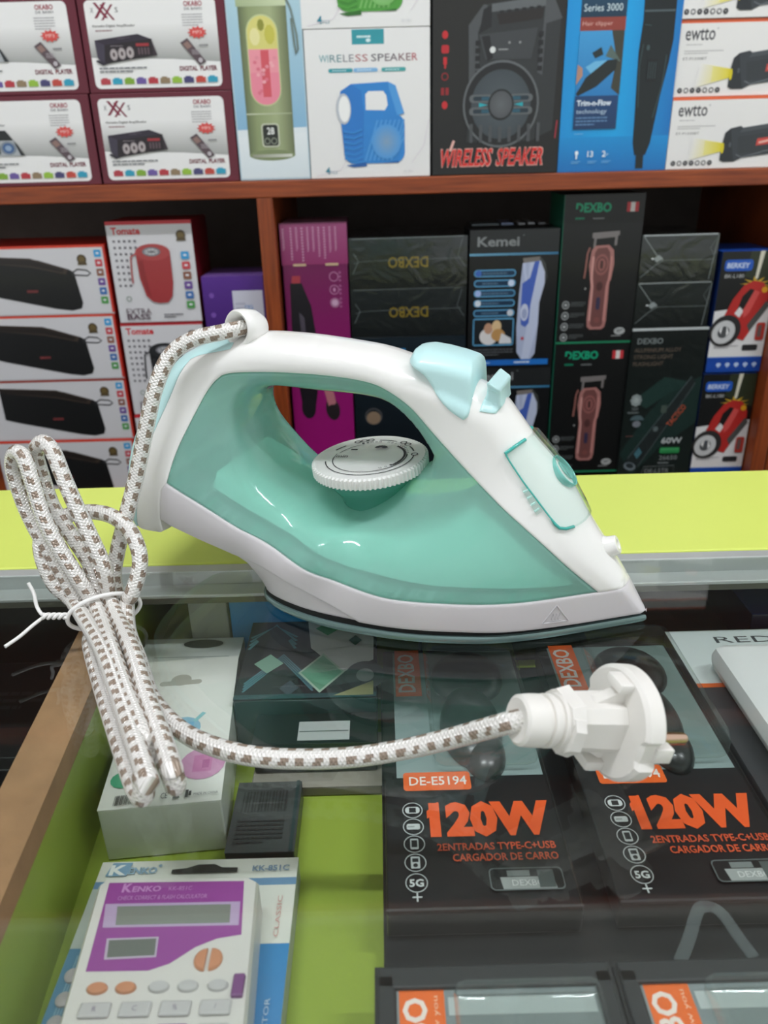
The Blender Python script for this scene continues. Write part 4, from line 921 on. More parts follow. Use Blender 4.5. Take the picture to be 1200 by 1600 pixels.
# ---- cylinder speaker boxes
def tom_print(p):
    p.rect(.004, .003, .996, .97, '#d9d8da')
    p.rect(0, .965, 1, 1, '#c8303a'); p.text('Tomate', .055, .872, .072, '#cf2b33', w=.34, bold=.035)
    for i in range(5):
        for j in range(8 if i < 3 else 3):
            p.rect(.06+i*.062, .80-j*.062-(.0 if i < 3 else 0), .088+i*.062, .822-j*.062, '#6d6a70')
    badge(p, .865, .86, .0062); chips(p, .84, .935, .70, .098, .075)
    p.text('EXTRA', .10, .085, .06, '#5b4450', w=.30); p.text('BASS', .10, .03, .055, '#5b4450', w=.28, bold=.02); p.lines(.55, .04, .78, .09, 2, '#4d4a52', 3, .5); p.ring(.155, .245, .0035, .0035, .0008, '#5a7a60', 12)
def cyl_pic(c0, c1, c2):
    def f(p):
        p.line([(.33, .70), (.25, .66), (.235, .52), (.23, .40)], .0020, c1)
        p.poly([(.31, .70), (.32, .45), (.37, .27), (.44, .21), (.52, .195), (.62, .20), (.68, .26), (.71, .40), (.715, .70)], c0); p.ell(.512, .70, .0225, .0105, c1, 26); p.ell(.50, .705, .0120, .0058, '#77777c', 20); p.ell(.50, .705, .0090, .0040, '#c9c9cb', 16)
        for a in range(0, 180, 45): p.line([(.50-.075*math.cos(R(a)), .705-.028*math.sin(R(a))), (.50+.075*math.cos(R(a)), .705+.028*math.sin(R(a)))], .0008, '#4b4b50')
        p.poly([(.33, .62), (.34, .45), (.39, .30), (.43, .25), (.40, .45), (.385, .62)], c2)
    return f
carton('cylinder_speaker_box', 'white box with red cylinder speaker picture, stacked on a similar box', 'white cylinder speaker boxes', -.3493, -.2386, .0184, .1469, 1.07, .095, '#d9d8da', '#7a1420', '#b8202c', [('front_print', tom_print), ('product_picture', cyl_pic('#a03437', '#ad4444', '#8e2a2e'))])
carton('cylinder_speaker_box', 'white box with black cylinder speaker picture beneath the red speaker box', 'white cylinder speaker boxes', -.3510, -.2400, -.1108, .0180, 1.072, .095, '#d9d8da', '#7a1420', '#b8202c', [('front_print', tom_print), ('product_picture', cyl_pic('#17181a', '#26282a', '#2b2d30'))])
carton('cylinder_speaker_box', 'white box with a dark speaker picture at the foot of its stack', 'white cylinder speaker boxes', -.3510, -.2400, LS+.0005, -.1112, 1.07, .095, '#d9d8da', '#7a1420', '#b8202c', [('front_print', tom_print), ('product_picture', cyl_pic('#3c3f44', '#55595e', '#4a4d52'))])
# ---- purple box
def pu_front(p):
    p.rect(0, .0, 1, 1, '#3d1a66', '#55298a'); p.rect(.48, .40, .975, .83, '#cfcfdc'); p.text('SPEAKER', .80, .50, .10, '#4a86c6', w=.22, rot=90); p.lines(.52, .5, .68, .7, 4, '#b3b3c4', 3)
    for v in (.78, .55, .30): p.ell(.14, v, .0035, .0035, '#7b52ad', 10)
carton('purple_box', 'small purple box with a white side label beside the upright', None, -.2335, -.1520, -.0351, .0759, 1.068, .09, '#45207a', '#2e1257', '#7d5aa6', [('front_print', pu_front)])
carton('purple_box', 'purple box underneath the small labelled purple box', None, -.2340, -.1515, LS+.0005, -.0356, 1.068, .12, '#381862', '#2e1257', '#6a4594', [('front_print', lambda p: (p.rect(0, 0, 1, 1, '#2e1257', '#4a237a'), p.lines(.1, .6, .8, .8, 3, '#8a6ab5', 2)))])
# ---- magenta box
def mg_front(p):
    p.rect(0, 0, 1, .862, '#a50f78', '#6e1450'); p.poly([(.09, .80), (.27, .80), (.40, .72), (.46, .60), (.42, .40), (.36, .325), (.26, .305), (.17, .33), (.11, .45), (.07, .65)], '#17131a'); p.poly([(.20, .70), (.28, .68), (.33, .45), (.26, .42)], '#4b4550')
    p.poly([(.11, .80), (.25, .80), (.26, .825), (.13, .825)], '#a83a44'); p.ell(.26, .345, .0100, .0165, '#1b171d', 18); p.ell(.66, .335, .0098, .0160, '#2a2226', 18, 8); p.poly([(.52, .42), (.66, .43), (.72, .36), (.60, .34)], '#b7727a'); p.ell(.66, .325, .0085, .0110, '#241d20', 18, 8)
    for v in (.82, .775, .73): p.ring(.78, v, .0062, .0062, .0009, '#c48ab0', 18); p.lines(.86, v-.02, .89, v+.02, 3, '#b06a9a', 2)
    p.ell(.78, .73, .0045, .0045, '#c9a0bd', 14); p.ell(.78, .775, .0018, .0028, '#c48ab0', 8)
def mg_flap(p):
    p.rect(-.012, .862, 1.012, 1.0, '#8c2a63', '#9c4a78'); p.rect(.16, .858, .36, .866, '#c9b08c'); p.rect(.66, .858, .86, .866, '#c9b08c')
    for i in range(9):
        r = random.Random(i); u = .14+i*.085; p.lines(u, .985-r.uniform(.07, .115), u+.028, .988, 12, '#cf9fba', i, .55)
    p.lines(.02, .91, .05, .985, 10, '#d3a9c0', 4)
carton('curling_wand_box', 'tall magenta box with a folded top flap of small print', None, -.1240, -.0395, LS+.0005, .1395, 1.066, .095, '#8c1464', '#6a0f4c', '#a5738c', [('front_print', mg_front), ('top_flap', mg_flap)])
# ---- black wrapped boxes with gold lettering turned upside down
def dx_front(p):
    p.rect(.0, 0, 1, 1, '#131718', '#1d2325'); p.text('DEXBO', .33, .40, .22, '#7d6a22', w=.34, bold=.02, flip=True)
    p.line([(.03, .98), (.97, .99)], .0010, '#6f7778'); p.line([(.04, .50), (.10, .54), (.40, .56), (.96, .57)], .0006, '#5d6566'); p.line([(.03, .30), (.08, .55), (.04, .70)], .0008, '#6a7273'); p.line([(.96, .95), (.92, .62), (.985, .40)], .0008, '#5a6263')  # grey lines: highlights on the clear wrap, painted into the print
DG = 'black shrink-wrapped boxes with gold lettering'
d1 = carton('black_gold_box', 'black shrink-wrapped box with upside down gold lettering, topmost of its stack', DG, -.0375, .1180, .0547, .1190, 1.07, .14, '#161a1b', '#101314', '#272d2f', [('front_print', dx_front)], WRAP)
dup(d1, (.0402, 1.071, ZG-.0100), 'black shrink-wrapped box with upside down gold lettering, below the topmost one')
def dx3(p):
    p.rect(0, 0, 1, 1, '#10161b', '#17222a'); p.rect(.33, .80, .47, .93, '#1d7fb8'); p.text('0-4MHZ', .70, .82, .06, '#54606a'); p.ring(.170, .50, .0125, .0125, .0025, '#4a4a4c', 20); p.ell(.170, .49, .0100, .0095, '#8a7560', 18)
carton('dark_blue_box', 'dark box with a round beige emblem under the gold lettered boxes', None, -.0375, .1180, LS+.0005, -.0104, 1.07, .14, '#10161b', '#0c1013', '#1d262c', [('front_print', dx3)], WRAP)
# ---- white trimmer boxes
def km_front(p):
    p.rect(0, 0, 1, 1, '#0c0e10'); p.rect(0, .84, 1, 1, '#1d2021'); p.text('Kemei', .085, .885, .068, '#7f8383', w=.47, bold=.025); p.ell(.60, .96, .0008, .0008, '#7f8383', 8)
    p.hrect(0, .822, 1, .838, '#6aa3bf', '#2f6f94')
    for i in range(5):
        v = .672-i*.072; p.rrect(.055, v, .53, v+.052, .0045, '#5aa0c8', 5); p.rrect(.066, v+.008, .519, v+.044, .0036, '#1c3a55', 5); p.lines(.15, v+.014, .47, v+.036, 1, '#4d6a80', i, .6)
        p.ell(.105 if i in (0, 2, 3) else .48, v+.026, .0042, .0042, ['#3d62b0', '#c9d6ea', '#9fb4e0', '#d4dde6', '#c7ccd2'][i], 14)
    p.rrect(.055, .165, .53, .372, .003, '#5aa0c8', 4); p.rect(.068, .175, .517, .362, '#10181e')
    p.ell(.24, .235, .0125, .0115, '#d9d6d4', 18); p.ell(.235, .295, .006, .0075, '#b88d72', 14); p.ell(.33, .31, .0065, .0085, '#d6b98c', 14); p.ell(.35, .245, .0095, .0085, '#b98d55', 16); p.poly([(.39, .26), (.50, .22), (.51, .18), (.36, .18)], '#d4d6d8')
    p.lines(.06, .085, .53, .145, 3, '#5a5d60', 7, .4)
    p.hrect(0, .012, .95, .055, '#1d5fb2', '#1b6fc0'); p.lines(.05, .024, .40, .042, 1, '#a9cbe8', 3); p.lines(.55, .022, .85, .044, 1, '#e0edf6', 4)
def km_pic(p):
    p.poly([(.60, .80), (.80, .81), (.80, .775), (.61, .765)], '#77726c'); p.poly([(.79, .815), (.86, .76), (.89, .66), (.865, .62), (.85, .72), (.79, .77)], '#3c3f3e')
    p.poly([(.60, .765), (.80, .78), (.855, .70), (.86, .62), (.81, .48), (.81, .33), (.79, .10), (.74, .055), (.63, .055), (.575, .11), (.56, .30), (.575, .55)], '#aab4ce')
    p.poly([(.60, .765), (.63, .767), (.64, .70), (.67, .64), (.68, .765), (.80, .78), (.855, .70), (.86, .62), (.81, .48), (.80, .30), (.72, .06), (.63, .055), (.70, .40)], '#bcc5dc')
    p.poly([(.735, .775), (.79, .778), (.71, .46), (.70, .33), (.66, .30), (.61, .32), (.60, .42), (.605, .62), (.69, .66)], '#4360b4'); p.ell(.645, .41, .0055, .0115, '#c5ccdf', 18); p.ell(.645, .40, .0035, .007, '#99a3c4', 14); p.ell(.635, .215, .0022, .0024, '#b43a4a', 10)
KG = 'black trimmer boxes with a white trimmer picture'
k1 = carton('hair_trimmer_box', 'black box with white and blue trimmer picture, upper of its pair', KG, .1211, .2380, -.0552, .1248, 1.07, .07, '#0c0e10', '#101214', '#33383a', [('front_print', km_front), ('product_picture', km_pic)])
dup(k1, (.1797, 1.072, ZG+LS+.0002), 'black box with white and blue trimmer picture, lower of its pair')
# small boxes standing behind the trimmer box, only their lids show
for i, (x0, x1, c) in enumerate(((.132, .170, '#7f8c90'), (.173, .190, '#9fb0d2'), (.196, .206, '#cfd3d6'), (.210, .220, '#d3d6d8'), (.224, .234, '#b9bdc0'))):
    carton('trimmer_accessory_box', ['grey', 'pale blue', 'white', 'white', 'light grey'][i]+' narrow box lid behind the trimmer box, '+['first', 'second', 'third', 'fourth', 'fifth'][i]+' from the gold lettered boxes', 'narrow boxes behind the trimmer box', x0, x1, LS+.0005, .1262+.0005*(i % 2), 1.146+.004*(i % 2), .05, c, '#2a2d2f', c, [('front_print', lambda p: p.lines(.2, .96, .8, .985, 2, '#4a4f55', 2))])
# ---- black clipper boxes with rose gold clipper
def cl_front(p):
    p.rect(0, 0, 1, 1, '#0d0f0f'); p.rect(0, .0, 1, .014, '#1f8058'); p.rect(0, .0, .008, 1, '#12684f')
    p.text('DEXBO', .15, .885, .062, '#13a074', w=.44, bold=.035); p.poly([(.148, .88), (.21, .88), (.19, .915), (.148, .905)], '#0d0f0f'); p.lines(.15, .835, .34, .862, 1, '#12805e', 3); p.lines(.37, .838, .55, .855, 1, '#7c8080', 5)
    p.rect(.78, .885, .925, .945, '#c2353c'); p.rect(.825, .885, .88, .945, '#d9d4d0')
    for i in range(4):
        v = .275-i*.076; p.ell(.105, v, .0052, .0056, '#8d9190', 18); p.ell(.105, v, .0036, .0040, '#3d4241', 14); p.ell(.105, v, .0018, .0018, '#b5b9b8', 8); p.lines(.17, v-.012, .36, v+.022, 3, '#5d6261', i, .4)
    p.ell(.835, .085, .0075, .0050, '#a9adab', 16); p.lines(.80, .075, .88, .098, 2, '#2a2d2d', 3); p.lines(.73, .045, .94, .058, 1, '#9ca09e', 3)
def cl_pic(p):
    p.poly([(.38, .755), (.72, .765), (.72, .735), (.70, .735), (.695, .67), (.665, .67), (.665, .725), (.435, .715), (.43, .655), (.40, .655), (.405, .72), (.38, .72)], '#777270')
    P = [(.385, .64), (.43, .67), (.60, .675), (.665, .64), (.685, .55), (.66, .44), (.645, .43), (.645, .16), (.63, .115), (.59, .10), (.44, .10), (.40, .12), (.39, .17), (.405, .40), (.395, .44), (.365, .54)]
    p.poly(P, '#a4706a'); p.poly([(u+(.525-u)*.32, v+(.40-v)*.06) for u, v in P], '#6d4340')
    p.line([(.415, .60), (.41, .45), (.43, .40), (.425, .16)], .0028, '#c9948c'); p.line([(.645, .60), (.64, .46), (.615, .40), (.61, .16)], .0028, '#b98079')
    p.ell(.525, .545, .0095, .0135, '#8c5753', 24); p.ring(.525, .545, .0068, .0098, .0011, '#3d2422', 22); p.rect(.51, .52, .54, .57, '#3d2422')
    p.ell(.52, .40, .0042, .006, '#4c2c2b', 14); p.rrect(.495, .24, .545, .325, .002, '#34304a', 3); p.ell(.52, .165, .004, .004, '#7c4a45', 12); p.line([(.36, .66), (.335, .62), (.325, .52), (.315, .455)], .0026, '#8a5a52'); p.ell(.34, .385, .0013, .0016, '#8f8f8d', 8)
    p.ring(.52, .08, .004, .0032, .0012, '#232526', 14, 180, 360)
CG = 'black clipper boxes with green lettering'
c1 = carton('hair_clipper_box', 'black box with green lettering and rose gold clipper picture, upper of its pair', CG, .2410, .3448, -.0259, .1647, 1.07, .085, '#0d0f0f', '#0c5c44', '#1d2323', [('front_print', cl_front), ('product_picture', cl_pic)])
dup(c1, (.2930, 1.071, ZG-.0259-.1911), 'black box with green lettering and rose gold clipper picture, lower of its pair')
# ---- shrink wrapped black boxes and the torch box
def wr_front(p):
    p.rect(0, 0, 1, 1, '#151a19', '#212726'); p.line([(.02, .985), (.98, .99)], .0016, '#a9b1b0'); p.line([(.02, .97), (.22, .55), (.30, .46)], .0012, '#79817f'); p.line([(.30, .46), (.97, .46)], .0006, '#6a7271'); p.line([(.02, .10), (.20, .36), (.30, .46)], .0010, '#6a7271')
    p.poly([(.17, .50), (.24, .58), (.30, .50), (.22, .42)], '#8f9796'); p.ell(.16, .50, .0016, .0012, '#dde2e1', 8); p.line([(.97, .9), (.9, .7), (.98, .5)], .0007, '#5f6766'); p.line([(.93, .03), (.99, .97)], .0010, '#717978')  # light streaks: folds of the wrap and their glints, painted on the face
WG = 'black boxes in crinkled clear wrap'
wb = carton('wrapped_black_box', 'plain black box in crinkled clear wrap, upper of its pair', WG, .3456, .4460, .0540, .1137, 1.068, .12, '#171c1b', '#121615', '#2a3130', [('front_print', wr_front)], WRAP)
dup(wb, (.3958, 1.069, ZG-.0064), 'plain black box in crinkled clear wrap, lower of its pair')
def tac(p):
    p.rect(0, 0, 1, 1, '#1b2522', '#171c1b'); p.poly([(.0, .20), (.3, .45), (.6, .62), (1, .70), (1, .40), (.5, .22), (.2, .05)], '#20332f'); p.poly([(.1, .55), (.5, .70), (.9, .66), (.6, .60), (.3, .50)], '#243b36')
    p.rect(0, .985, 1, 1.0, '#c3cac9'); p.text('DEXBO', .08, .905, .035, '#7c8483', w=.34, bold=.02)
    for i, t_ in enumerate(('ALUMINIUM ALLOY', 'STRONG LIGHT', 'FLASHLIGHT')): p.text(t_, .055, .855-i*.042, .026, '#6b5e52', w=(.62, .52, .40)[i])
    for a in range(8): p.ell(.15+.045*math.cos(a*math.pi/4), .555+.025*math.sin(a*math.pi/4), .0035, .0035, '#8f9997', 10)
    p.ell(.15, .555, .0040, .0040, '#a3acab', 10); p.text('360', .10, .49, .02, '#7d8584'); p.lines(.05, .465, .30, .485, 1, '#6f7877', 3)
    p.ell(.19, .425, .0098, .0075, '#4f6266', 18, a0=0, a1=180); p.ell(.19, .40, .006, .005, '#7a7f86', 12); p.lines(.06, .315, .17, .325, 1, '#7a5550', 2)
    p.poly([(.08, .115), (.10, .165), (.50, .43), (.86, .70), (.93, .66), (.60, .37), (.27, .10), (.16, .085)], '#252c2c'); p.line([(.12, .17), (.50, .44), (.86, .70)], .0014, '#4d5a5a'); p.line([(.27, .11), (.60, .38), (.92, .66)], .0014, '#465252')
    p.ell(.16, .115, .0092, .0062, '#6f7b80', 18, -20); p.ell(.16, .12, .0060, .0038, '#2c3437', 14, -20); p.poly([(.20, .20), (.26, .245), (.31, .21), (.25, .165)], '#46707a'); p.ell(.46, .365, .0038, .004, '#5c6868', 12); p.rect(.50, .47, .58, .52, '#4b5850')
    p.text('TACTICO', .66, .375, .038, '#b5563c', w=.34, rot=56, bold=.02)
    p.text('60W', .56, .265, .042, '#b8bebd', w=.29, bold=.03); p.rrect(.555, .20, .83, .24, .002, '#2f8a4c', 3); p.rect(.57, .222, .82, .232, '#4aa565'); p.text('26650', .56, .155, .030, '#8f9695', w=.25); p.lines(.55, .125, .80, .145, 1, '#7d8483', 3)
    p.text('DE-L5TR', .38, .065, .030, '#8f9695', w=.34); p.line([(.33, .052), (.36, .11), (.78, .115), (.79, .055), (.33, .052)], .0009, '#707877')
carton('torch_box', 'dark green wrapped torch box with orange and grey lettering under the plain black boxes', None, .3456, .4500, LS+.0005, -.0070, 1.068, .07, '#1b2522', '#161b1a', '#2a3130', [('front_print', tac)], WRAP)
# ---- lantern torch boxes
def bk_front(p):
    p.rect(0, .0, 1, 1, '#e3e2e0'); p.poly([(0, .52), (1, .58), (1, 1), (0, 1)], '#121414'); p.poly([(.45, .80), (1, .70), (1, 1), (.5, 1)], '#2c3322')
    p.rect(0, 0, 1, .125, '#1546a0'); p.rect(0, .125, 1, .132, '#5a88c8'); 
    for i in range(5): p.ell(.22+i*.165, .065, .0036, .0028, '#b9cbe6', 8); p.rect(.205+i*.165, .04, .235+i*.165, .055, '#b9cbe6')
    p.rrect(.06, .845, .56, .935, .004, '#1f58b8', 5); p.text('BERKEY', .10, .868, .042, '#c9d6ea', w=.40, bold=.03, shear=.1); p.text('BK-L180', .09, .79, .030, '#c2c4c2', w=.34)
    p.poly([(.66, 1.0), (.74, 1.0), (.68, .78), (.63, .78)], '#d9d6c2')
    P = []
    for k in range(18):
        a = 2*math.pi*k/18; r = .016 if k % 2 else .006; P.append((.66+r*1.35*math.cos(a)/p.W, .74+r*.62*math.sin(a)/p.H))
    p.poly(P, '#c9a632'); p.ell(.66, .74, .004, .003, '#f2eccd', 10)
    p.lines(.08, .205, .52, .235, 2, '#8d8c8e', 3, .4); p.rrect(.60, .185, .88, .235, .002, '#2b2b2c', 3)
def bk_pic(p):
    p.poly([(.15, .44), (.30, .62), (.46, .73), (.62, .765), (.80, .75), (.92, .66), (.93, .56), (.60, .27), (.40, .30)], '#b52a26')
    p.poly([(.40, .53), (.46, .64), (.58, .70), (.66, .69), (.58, .60), (.50, .52)], '#171515'); p.poly([(.36, .50), (.44, .555), (.52, .52), (.46, .465)], '#e0dfdd'); p.poly([(.50, .52), (.66, .69), (.76, .67), (.62, .50), (.54, .46)], '#d0504c')
    p.poly([(.62, .40), (.90, .60), (.97, .56), (.68, .345)], '#4c4f4c'); p.ell(.84, .69, .0042, .0042, '#dba022', 12)
    p.ell(.24, .355, .0205, .0220, '#2b2a29', 30, -40); p.ell(.215, .345, .0150, .0165, '#c9cac9', 26, -40); p.ell(.215, .345, .0075, .0085, '#4d4f50', 18, -40); p.poly([(.13, .36), (.19, .40), (.17, .33)], '#f0f0ee'); p.poly([(.26, .40), (.31, .34), (.27, .31)], '#f0f0ee')
    p.rrect(.80, .27, .96, .42, .003, '#b8392f', 4); p.rect(.83, .30, .90, .40, '#6d5a56')
BG = 'lantern torch boxes with blue bands'
k = carton('lantern_torch_box', 'white and blue box with red lantern torch picture, upper of its pair', BG, .4538, .5288, -.0705, .0905, 1.068, .10, '#e3e2e0', '#14316e', '#1b4fb0', [('front_print', bk_front), ('product_picture', bk_pic)])
dup(k, (.4908, 1.069, ZG+LS+.0003), 'white and blue box with red lantern torch picture, lower of its pair')

# ================================================================ goods inside the display case
CF = FZ+.0004
def flat_box(name, label, x0, x1, y0, y1, z1, top, side, prints=(), m=None, rz=0.0, cat='box', group=None, z0=None, bev=.0008, bm='body'):
    W, L = x1-x0, y1-y0; z0 = CF if z0 is None else z0; H = z1-z0
    t = thing(name, label, cat, ((x0+x1)/2, y0, ZG+z0), rz, group)
    v, f = boxdata(-W/2, W/2, 0, L, 0, H, bev); me = mesh(bm, v, f)
    ca = me.color_attributes.new('ink', 'FLOAT_COLOR', 'CORNER'); fl = []
    for p in me.polygons:
        c = hx(top) if p.normal.z > .6 else hx(side); fl += [c[0], c[1], c[2], 1.0]*len(p.vertices)
    ca.data.foreach_set('color', fl); link(bm, me, m or CARD, t)
    for pn, fn in prints:
        p = Print(W, L, .00004); fn(p); p.build(pn, t, T(-W/2, 0, H+.00005), m or CARD)
    return t, W, L, H
blister = clear_mat('blister_plastic', '#fafcfb', 0.04, dust=0.008)
chg = mat('charger_black_plastic', '#1c2322', 0.3, coat=.3)
def dome(x, y, rx, ry, h, n=24, m=10):
    v = [(x, y, h)]; f = []
    for k in range(1, m+1):
        t = math.pi/2*k/m
        for i in range(n): a = 2*math.pi*i/n; v.append((x+rx*math.sin(t)*math.cos(a), y+ry*math.sin(t)*math.sin(a), h*math.cos(t)))
    for i in range(n): f.append((0, 1+i, 1+(i+1) % n))
    for k in range(m-1):
        for i in range(n): a = 1+k*n+i; b = 1+k*n+(i+1) % n; f.append((a, a+n, b+n, b))
    return v, f
def pk_print(p):
    p.rect(.02, .012, .98, .41, '#1a1d1f'); p.rect(.075, .41, .975, .985, '#93a6a4', '#7f9290'); p.rect(.0, .405, .02, .99, '#1a1e1f')
    p.rect(.09, .755, .275, .998, '#f5702f', '#ee6527'); p.text('DEXBO', .235, .775, .055, '#e9e1dc', rot=90, bold=.02, w=.46)
    p.rrect(.115, .362, .525, .428, .0015, '#ee6a2c', 3); p.text('DE-E5194', .15, .380, .032, '#f3e9e3', w=.35, bold=.012)
    p.text('120W', .255, .205, .115, '#f2612a', w=.70, bold=.06)
    p.poly([(.242, .290), (.305, .3195), (.315, .3195), (.315, .290), (.242, .266)], '#f2612a')
    p.text('2ENTRADAS TYPE-C+USB', .285, .165, .022, '#d85a36', w=.655, bold=.02); p.text('CARGADOR DE CARRO', .365, .133, .022, '#e05f38', w=.575, bold=.02)
    for i, v in enumerate((.294, .240, .186, .131, .074)):
        p.ring(.16, v, .0045, .0045, .0004, '#c9cfce', 26)
        if i == 0: p.rrect(.118, v-.011, .202, v+.011, .0015, '#d5dad9', 4); p.rect(.14, v-.008, .18, v+.008, '#24282a')
        elif i == 1: p.rrect(.122, v-.009, .198, v+.009, .0008, '#c9cfce', 3); p.lines(.13, v-.004, .19, v+.004, 1, '#8f9695', 3)
        elif i == 2: p.rrect(.137, v-.016, .183, v+.016, .0006, '#c9cfce', 3); p.rect(.144, v-.010, .176, v+.011, '#24282a')
        elif i == 3: p.rrect(.135, v-.017, .185, v+.017, .0005, '#c9cfce', 3); p.rect(.143, v+.001, .177, v+.012, '#24282a'); p.ell(.16, v-.008, .0010, .0010, '#24282a', 10)
        else: p.text('5G', .122, v-.011, .021, '#e2e6e5', w=.076, bold=.03)
    p.rect(.135, .034, .185, .0375, '#d5dad9'); p.rect(.156, .024, .164, .047, '#d5dad9')
    p.rrect(.545, .047, .935, .108, .002, '#6c7574', 4); p.rrect(.551, .050, .929, .105, .0018, '#1a1e1f', 4); p.poly([(.60, .082), (.88, .082), (.89, .050), (.61, .050)], '#a3a9a6'); p.rect(.64, .084, .76, .100, '#7f8785'); p.text('DEXBO', .66, .058, .016, '#d9dcda', w=.17); p.rect(.80, .052, .885, .10, '#56605e')
    p.rect(.0, .0, 1.0, .006, '#3a4042')
def charger_pack(x0, x1, y0, y1, label):
    t, W, L, H = flat_box('car_charger_pack', label, x0, x1, y0, y1, -.0475, '#161a1b', '#121415', [('printed_card', pk_print)], group='black car charger packs', cat='pack', bm='backing_box', z0=-.0605)
    b = MB()   # the charger itself behind the window
    v, f = dome(0, 0, .0155, .030, .012); b.add(v, f, 0, T(.006, L*.60, H+.0005)); v, f = dome(0, 0, .0105, .018, .009); b.add(v, f, 0, T(.010, L*.49, H+.0005))
    v, f = dome(0, 0, .020, .022, .010); b.add(v, f, 0, T(.008, L*.83, H+.0005)); b.build('charger', chg, t, smooth=50)
    s = MB(); v, f = boxdata(-W*.20, W*.475, L*.425, L*.985, H+.0004, H+.0175, .006); s.add(v, f); s.build('blister', blister, t, smooth=40)
    r = MB()
    v, f = tube([(-W*.49, L*.006, H+.001), (W*.49, L*.006, H+.001)], .0006, 6); r.add(v, f); v, f = tube([(W*.495, L*.01, H+.001), (W*.495, L*.98, H+.001)], .0006, 6); r.add(v, f)
    r.build('sealed_rim', blister, t)
    return t
ta_ = charger_pack(-.0030, .0727, .2078, .3818, 'black car charger pack with orange 120W lettering beside the bare lime floor')
dup(ta_, (.1248, .2090, ZG-.0605), 'black car charger pack with orange 120W lettering under the cord plug')
def pb_print(p):
    p.rect(.0, .0, 1, 1, '#2b2f31'); p.rect(.09, .05, .93, .945, '#6f7a7b', '#8b9697'); p.rect(.10, .66, .285, .955, '#f0702a'); p.text('DEXBO', .215, .70, .055, '#f4e6dc', rot=90, bold=.03, w=.42); p.text('follow you', .265, .80, .016, '#f7c9a8', rot=90, w=.24)
    p.rect(.30, .885, .90, .925, '#c2cbca'); p.rect(.32, .80, .90, .82, '#a8b3b2'); p.poly([(.42, .78), (.60, .80), (.78, .77), (.85, .60), (.40, .60)], '#5d5868'); p.ell(.55, .70, .014, .012, '#7d7590', 20)
def front_pack(x0, x1, y0, y1, label):
    t, W, L, H = flat_box('earphone_pack', label, x0, x1, y0, y1, -.0440, '#2b2f31', '#1d2021', [('printed_card', pb_print)], group='black packs with an orange tab', cat='pack', bev=.002, bm='backing_box')
    v, f = boxdata(-W*.18, W*.42, L*.30, L*.93, H+.0006, H+.011, .004); MB().add(v, f).build('blister', blister, t, smooth=40)
    fr = MB()
    for a in ((-W/2+.001, -W/2+.007, .004, L-.004), (W/2-.007, W/2-.001, .004, L-.004)): fr.box(a[0], a[1], a[2], a[3], H, H+.002, .0008)
    fr.box(-W/2+.001, W/2-.001, L-.009, L-.001, H, H+.002, .0008); fr.build('card_frame', mat('pack_frame_black', '#2c3032', .5), t)
    return t
front_pack(-.0075, .0752, .030, .1838, 'black pack with orange tab in front of the bare lime floor')
fp = front_pack(.0760, .1590, .030, .1838, 'black pack with orange tab and a clear hanging loop')
lp = [(-.018, .152, .0265), (-.012, .160, .0275), (-.0065, .1685, .0285), (-.0035, .1715, .029), (.0005, .1715, .029), (.0035, .1685, .0285), (.0060, .1600, .0275), (.0085, .153, .0265)]
P = catmull(lp, .001); v = []; f = []
for i, q in enumerate(P):
    tn = (P[min(i+1, len(P)-1)]-P[max(i-1, 0)]).normalized(); nn = Vector((-tn.y, tn.x, 0)); 
    for s_, h_ in ((.0022, .0), (-.0022, .0), (-.0022, .0007), (.0022, .0007)): v.append(q+nn*s_+Vector((0, 0, h_)))
for i in range(len(P)-1):
    for k_ in range(4): f.append((i*4+k_, i*4+(k_+1) % 4, (i+1)*4+(k_+1) % 4, (i+1)*4+k_))
MB().add(v, f).build('hanging_loop', clear_mat('loop_plastic', '#cfd6d6', .05, body='#8f9a9c', body_fac=.35), fp)
flat_box('black_tray', 'flat black tray lying under the car charger packs', -.0045, .163, .1850, .3835, -.0625, '#101517', '#0b0d0e', [('dark_print', lambda p: (p.rect(0, 0, 1, .05, '#14242f', '#0f171b'), p.rect(0, .06, 1, .07, '#1a1f21')))], cat='tray')
# white pack with grey card
def rd_print(p):
    p.rect(.0, .0, 1, .70, '#3b3d40'); p.rect(.0, .71, 1, 1, '#d3dbda'); p.rect(.0, .695, .34, .715, '#e2692c'); p.text('RED', .30, .925, .035, '#4a4f52', w=.40); p.lines(.36, .90, .80, .908, 1, '#b4bcbb', 3)
t, W, L, H = flat_box('white_goods_pack', 'pale grey card pack holding a white cloth item', .1655, .2520, .2150, .3923, -.0460, '#cfd6d5', '#43474a', [('printed_card', rd_print)], cat='pack', bm='backing_card')
b = MB(); v, f = boxdata(-.0330, .0420, .018, .143, H+.0005, H+.017, .008); b.add(v, f); b.build('white_item', mat('white_cloth', '#eceeed', .7, bump=.3, bscale=60), t, smooth=45)
v, f = dome(0, 0, .024, .016, .004); MB().add(v, f, 0, T(.008, .080, H+.0165)).build('raised_fold', mat('white_cloth', '#eceeed', .7), t, smooth=50)
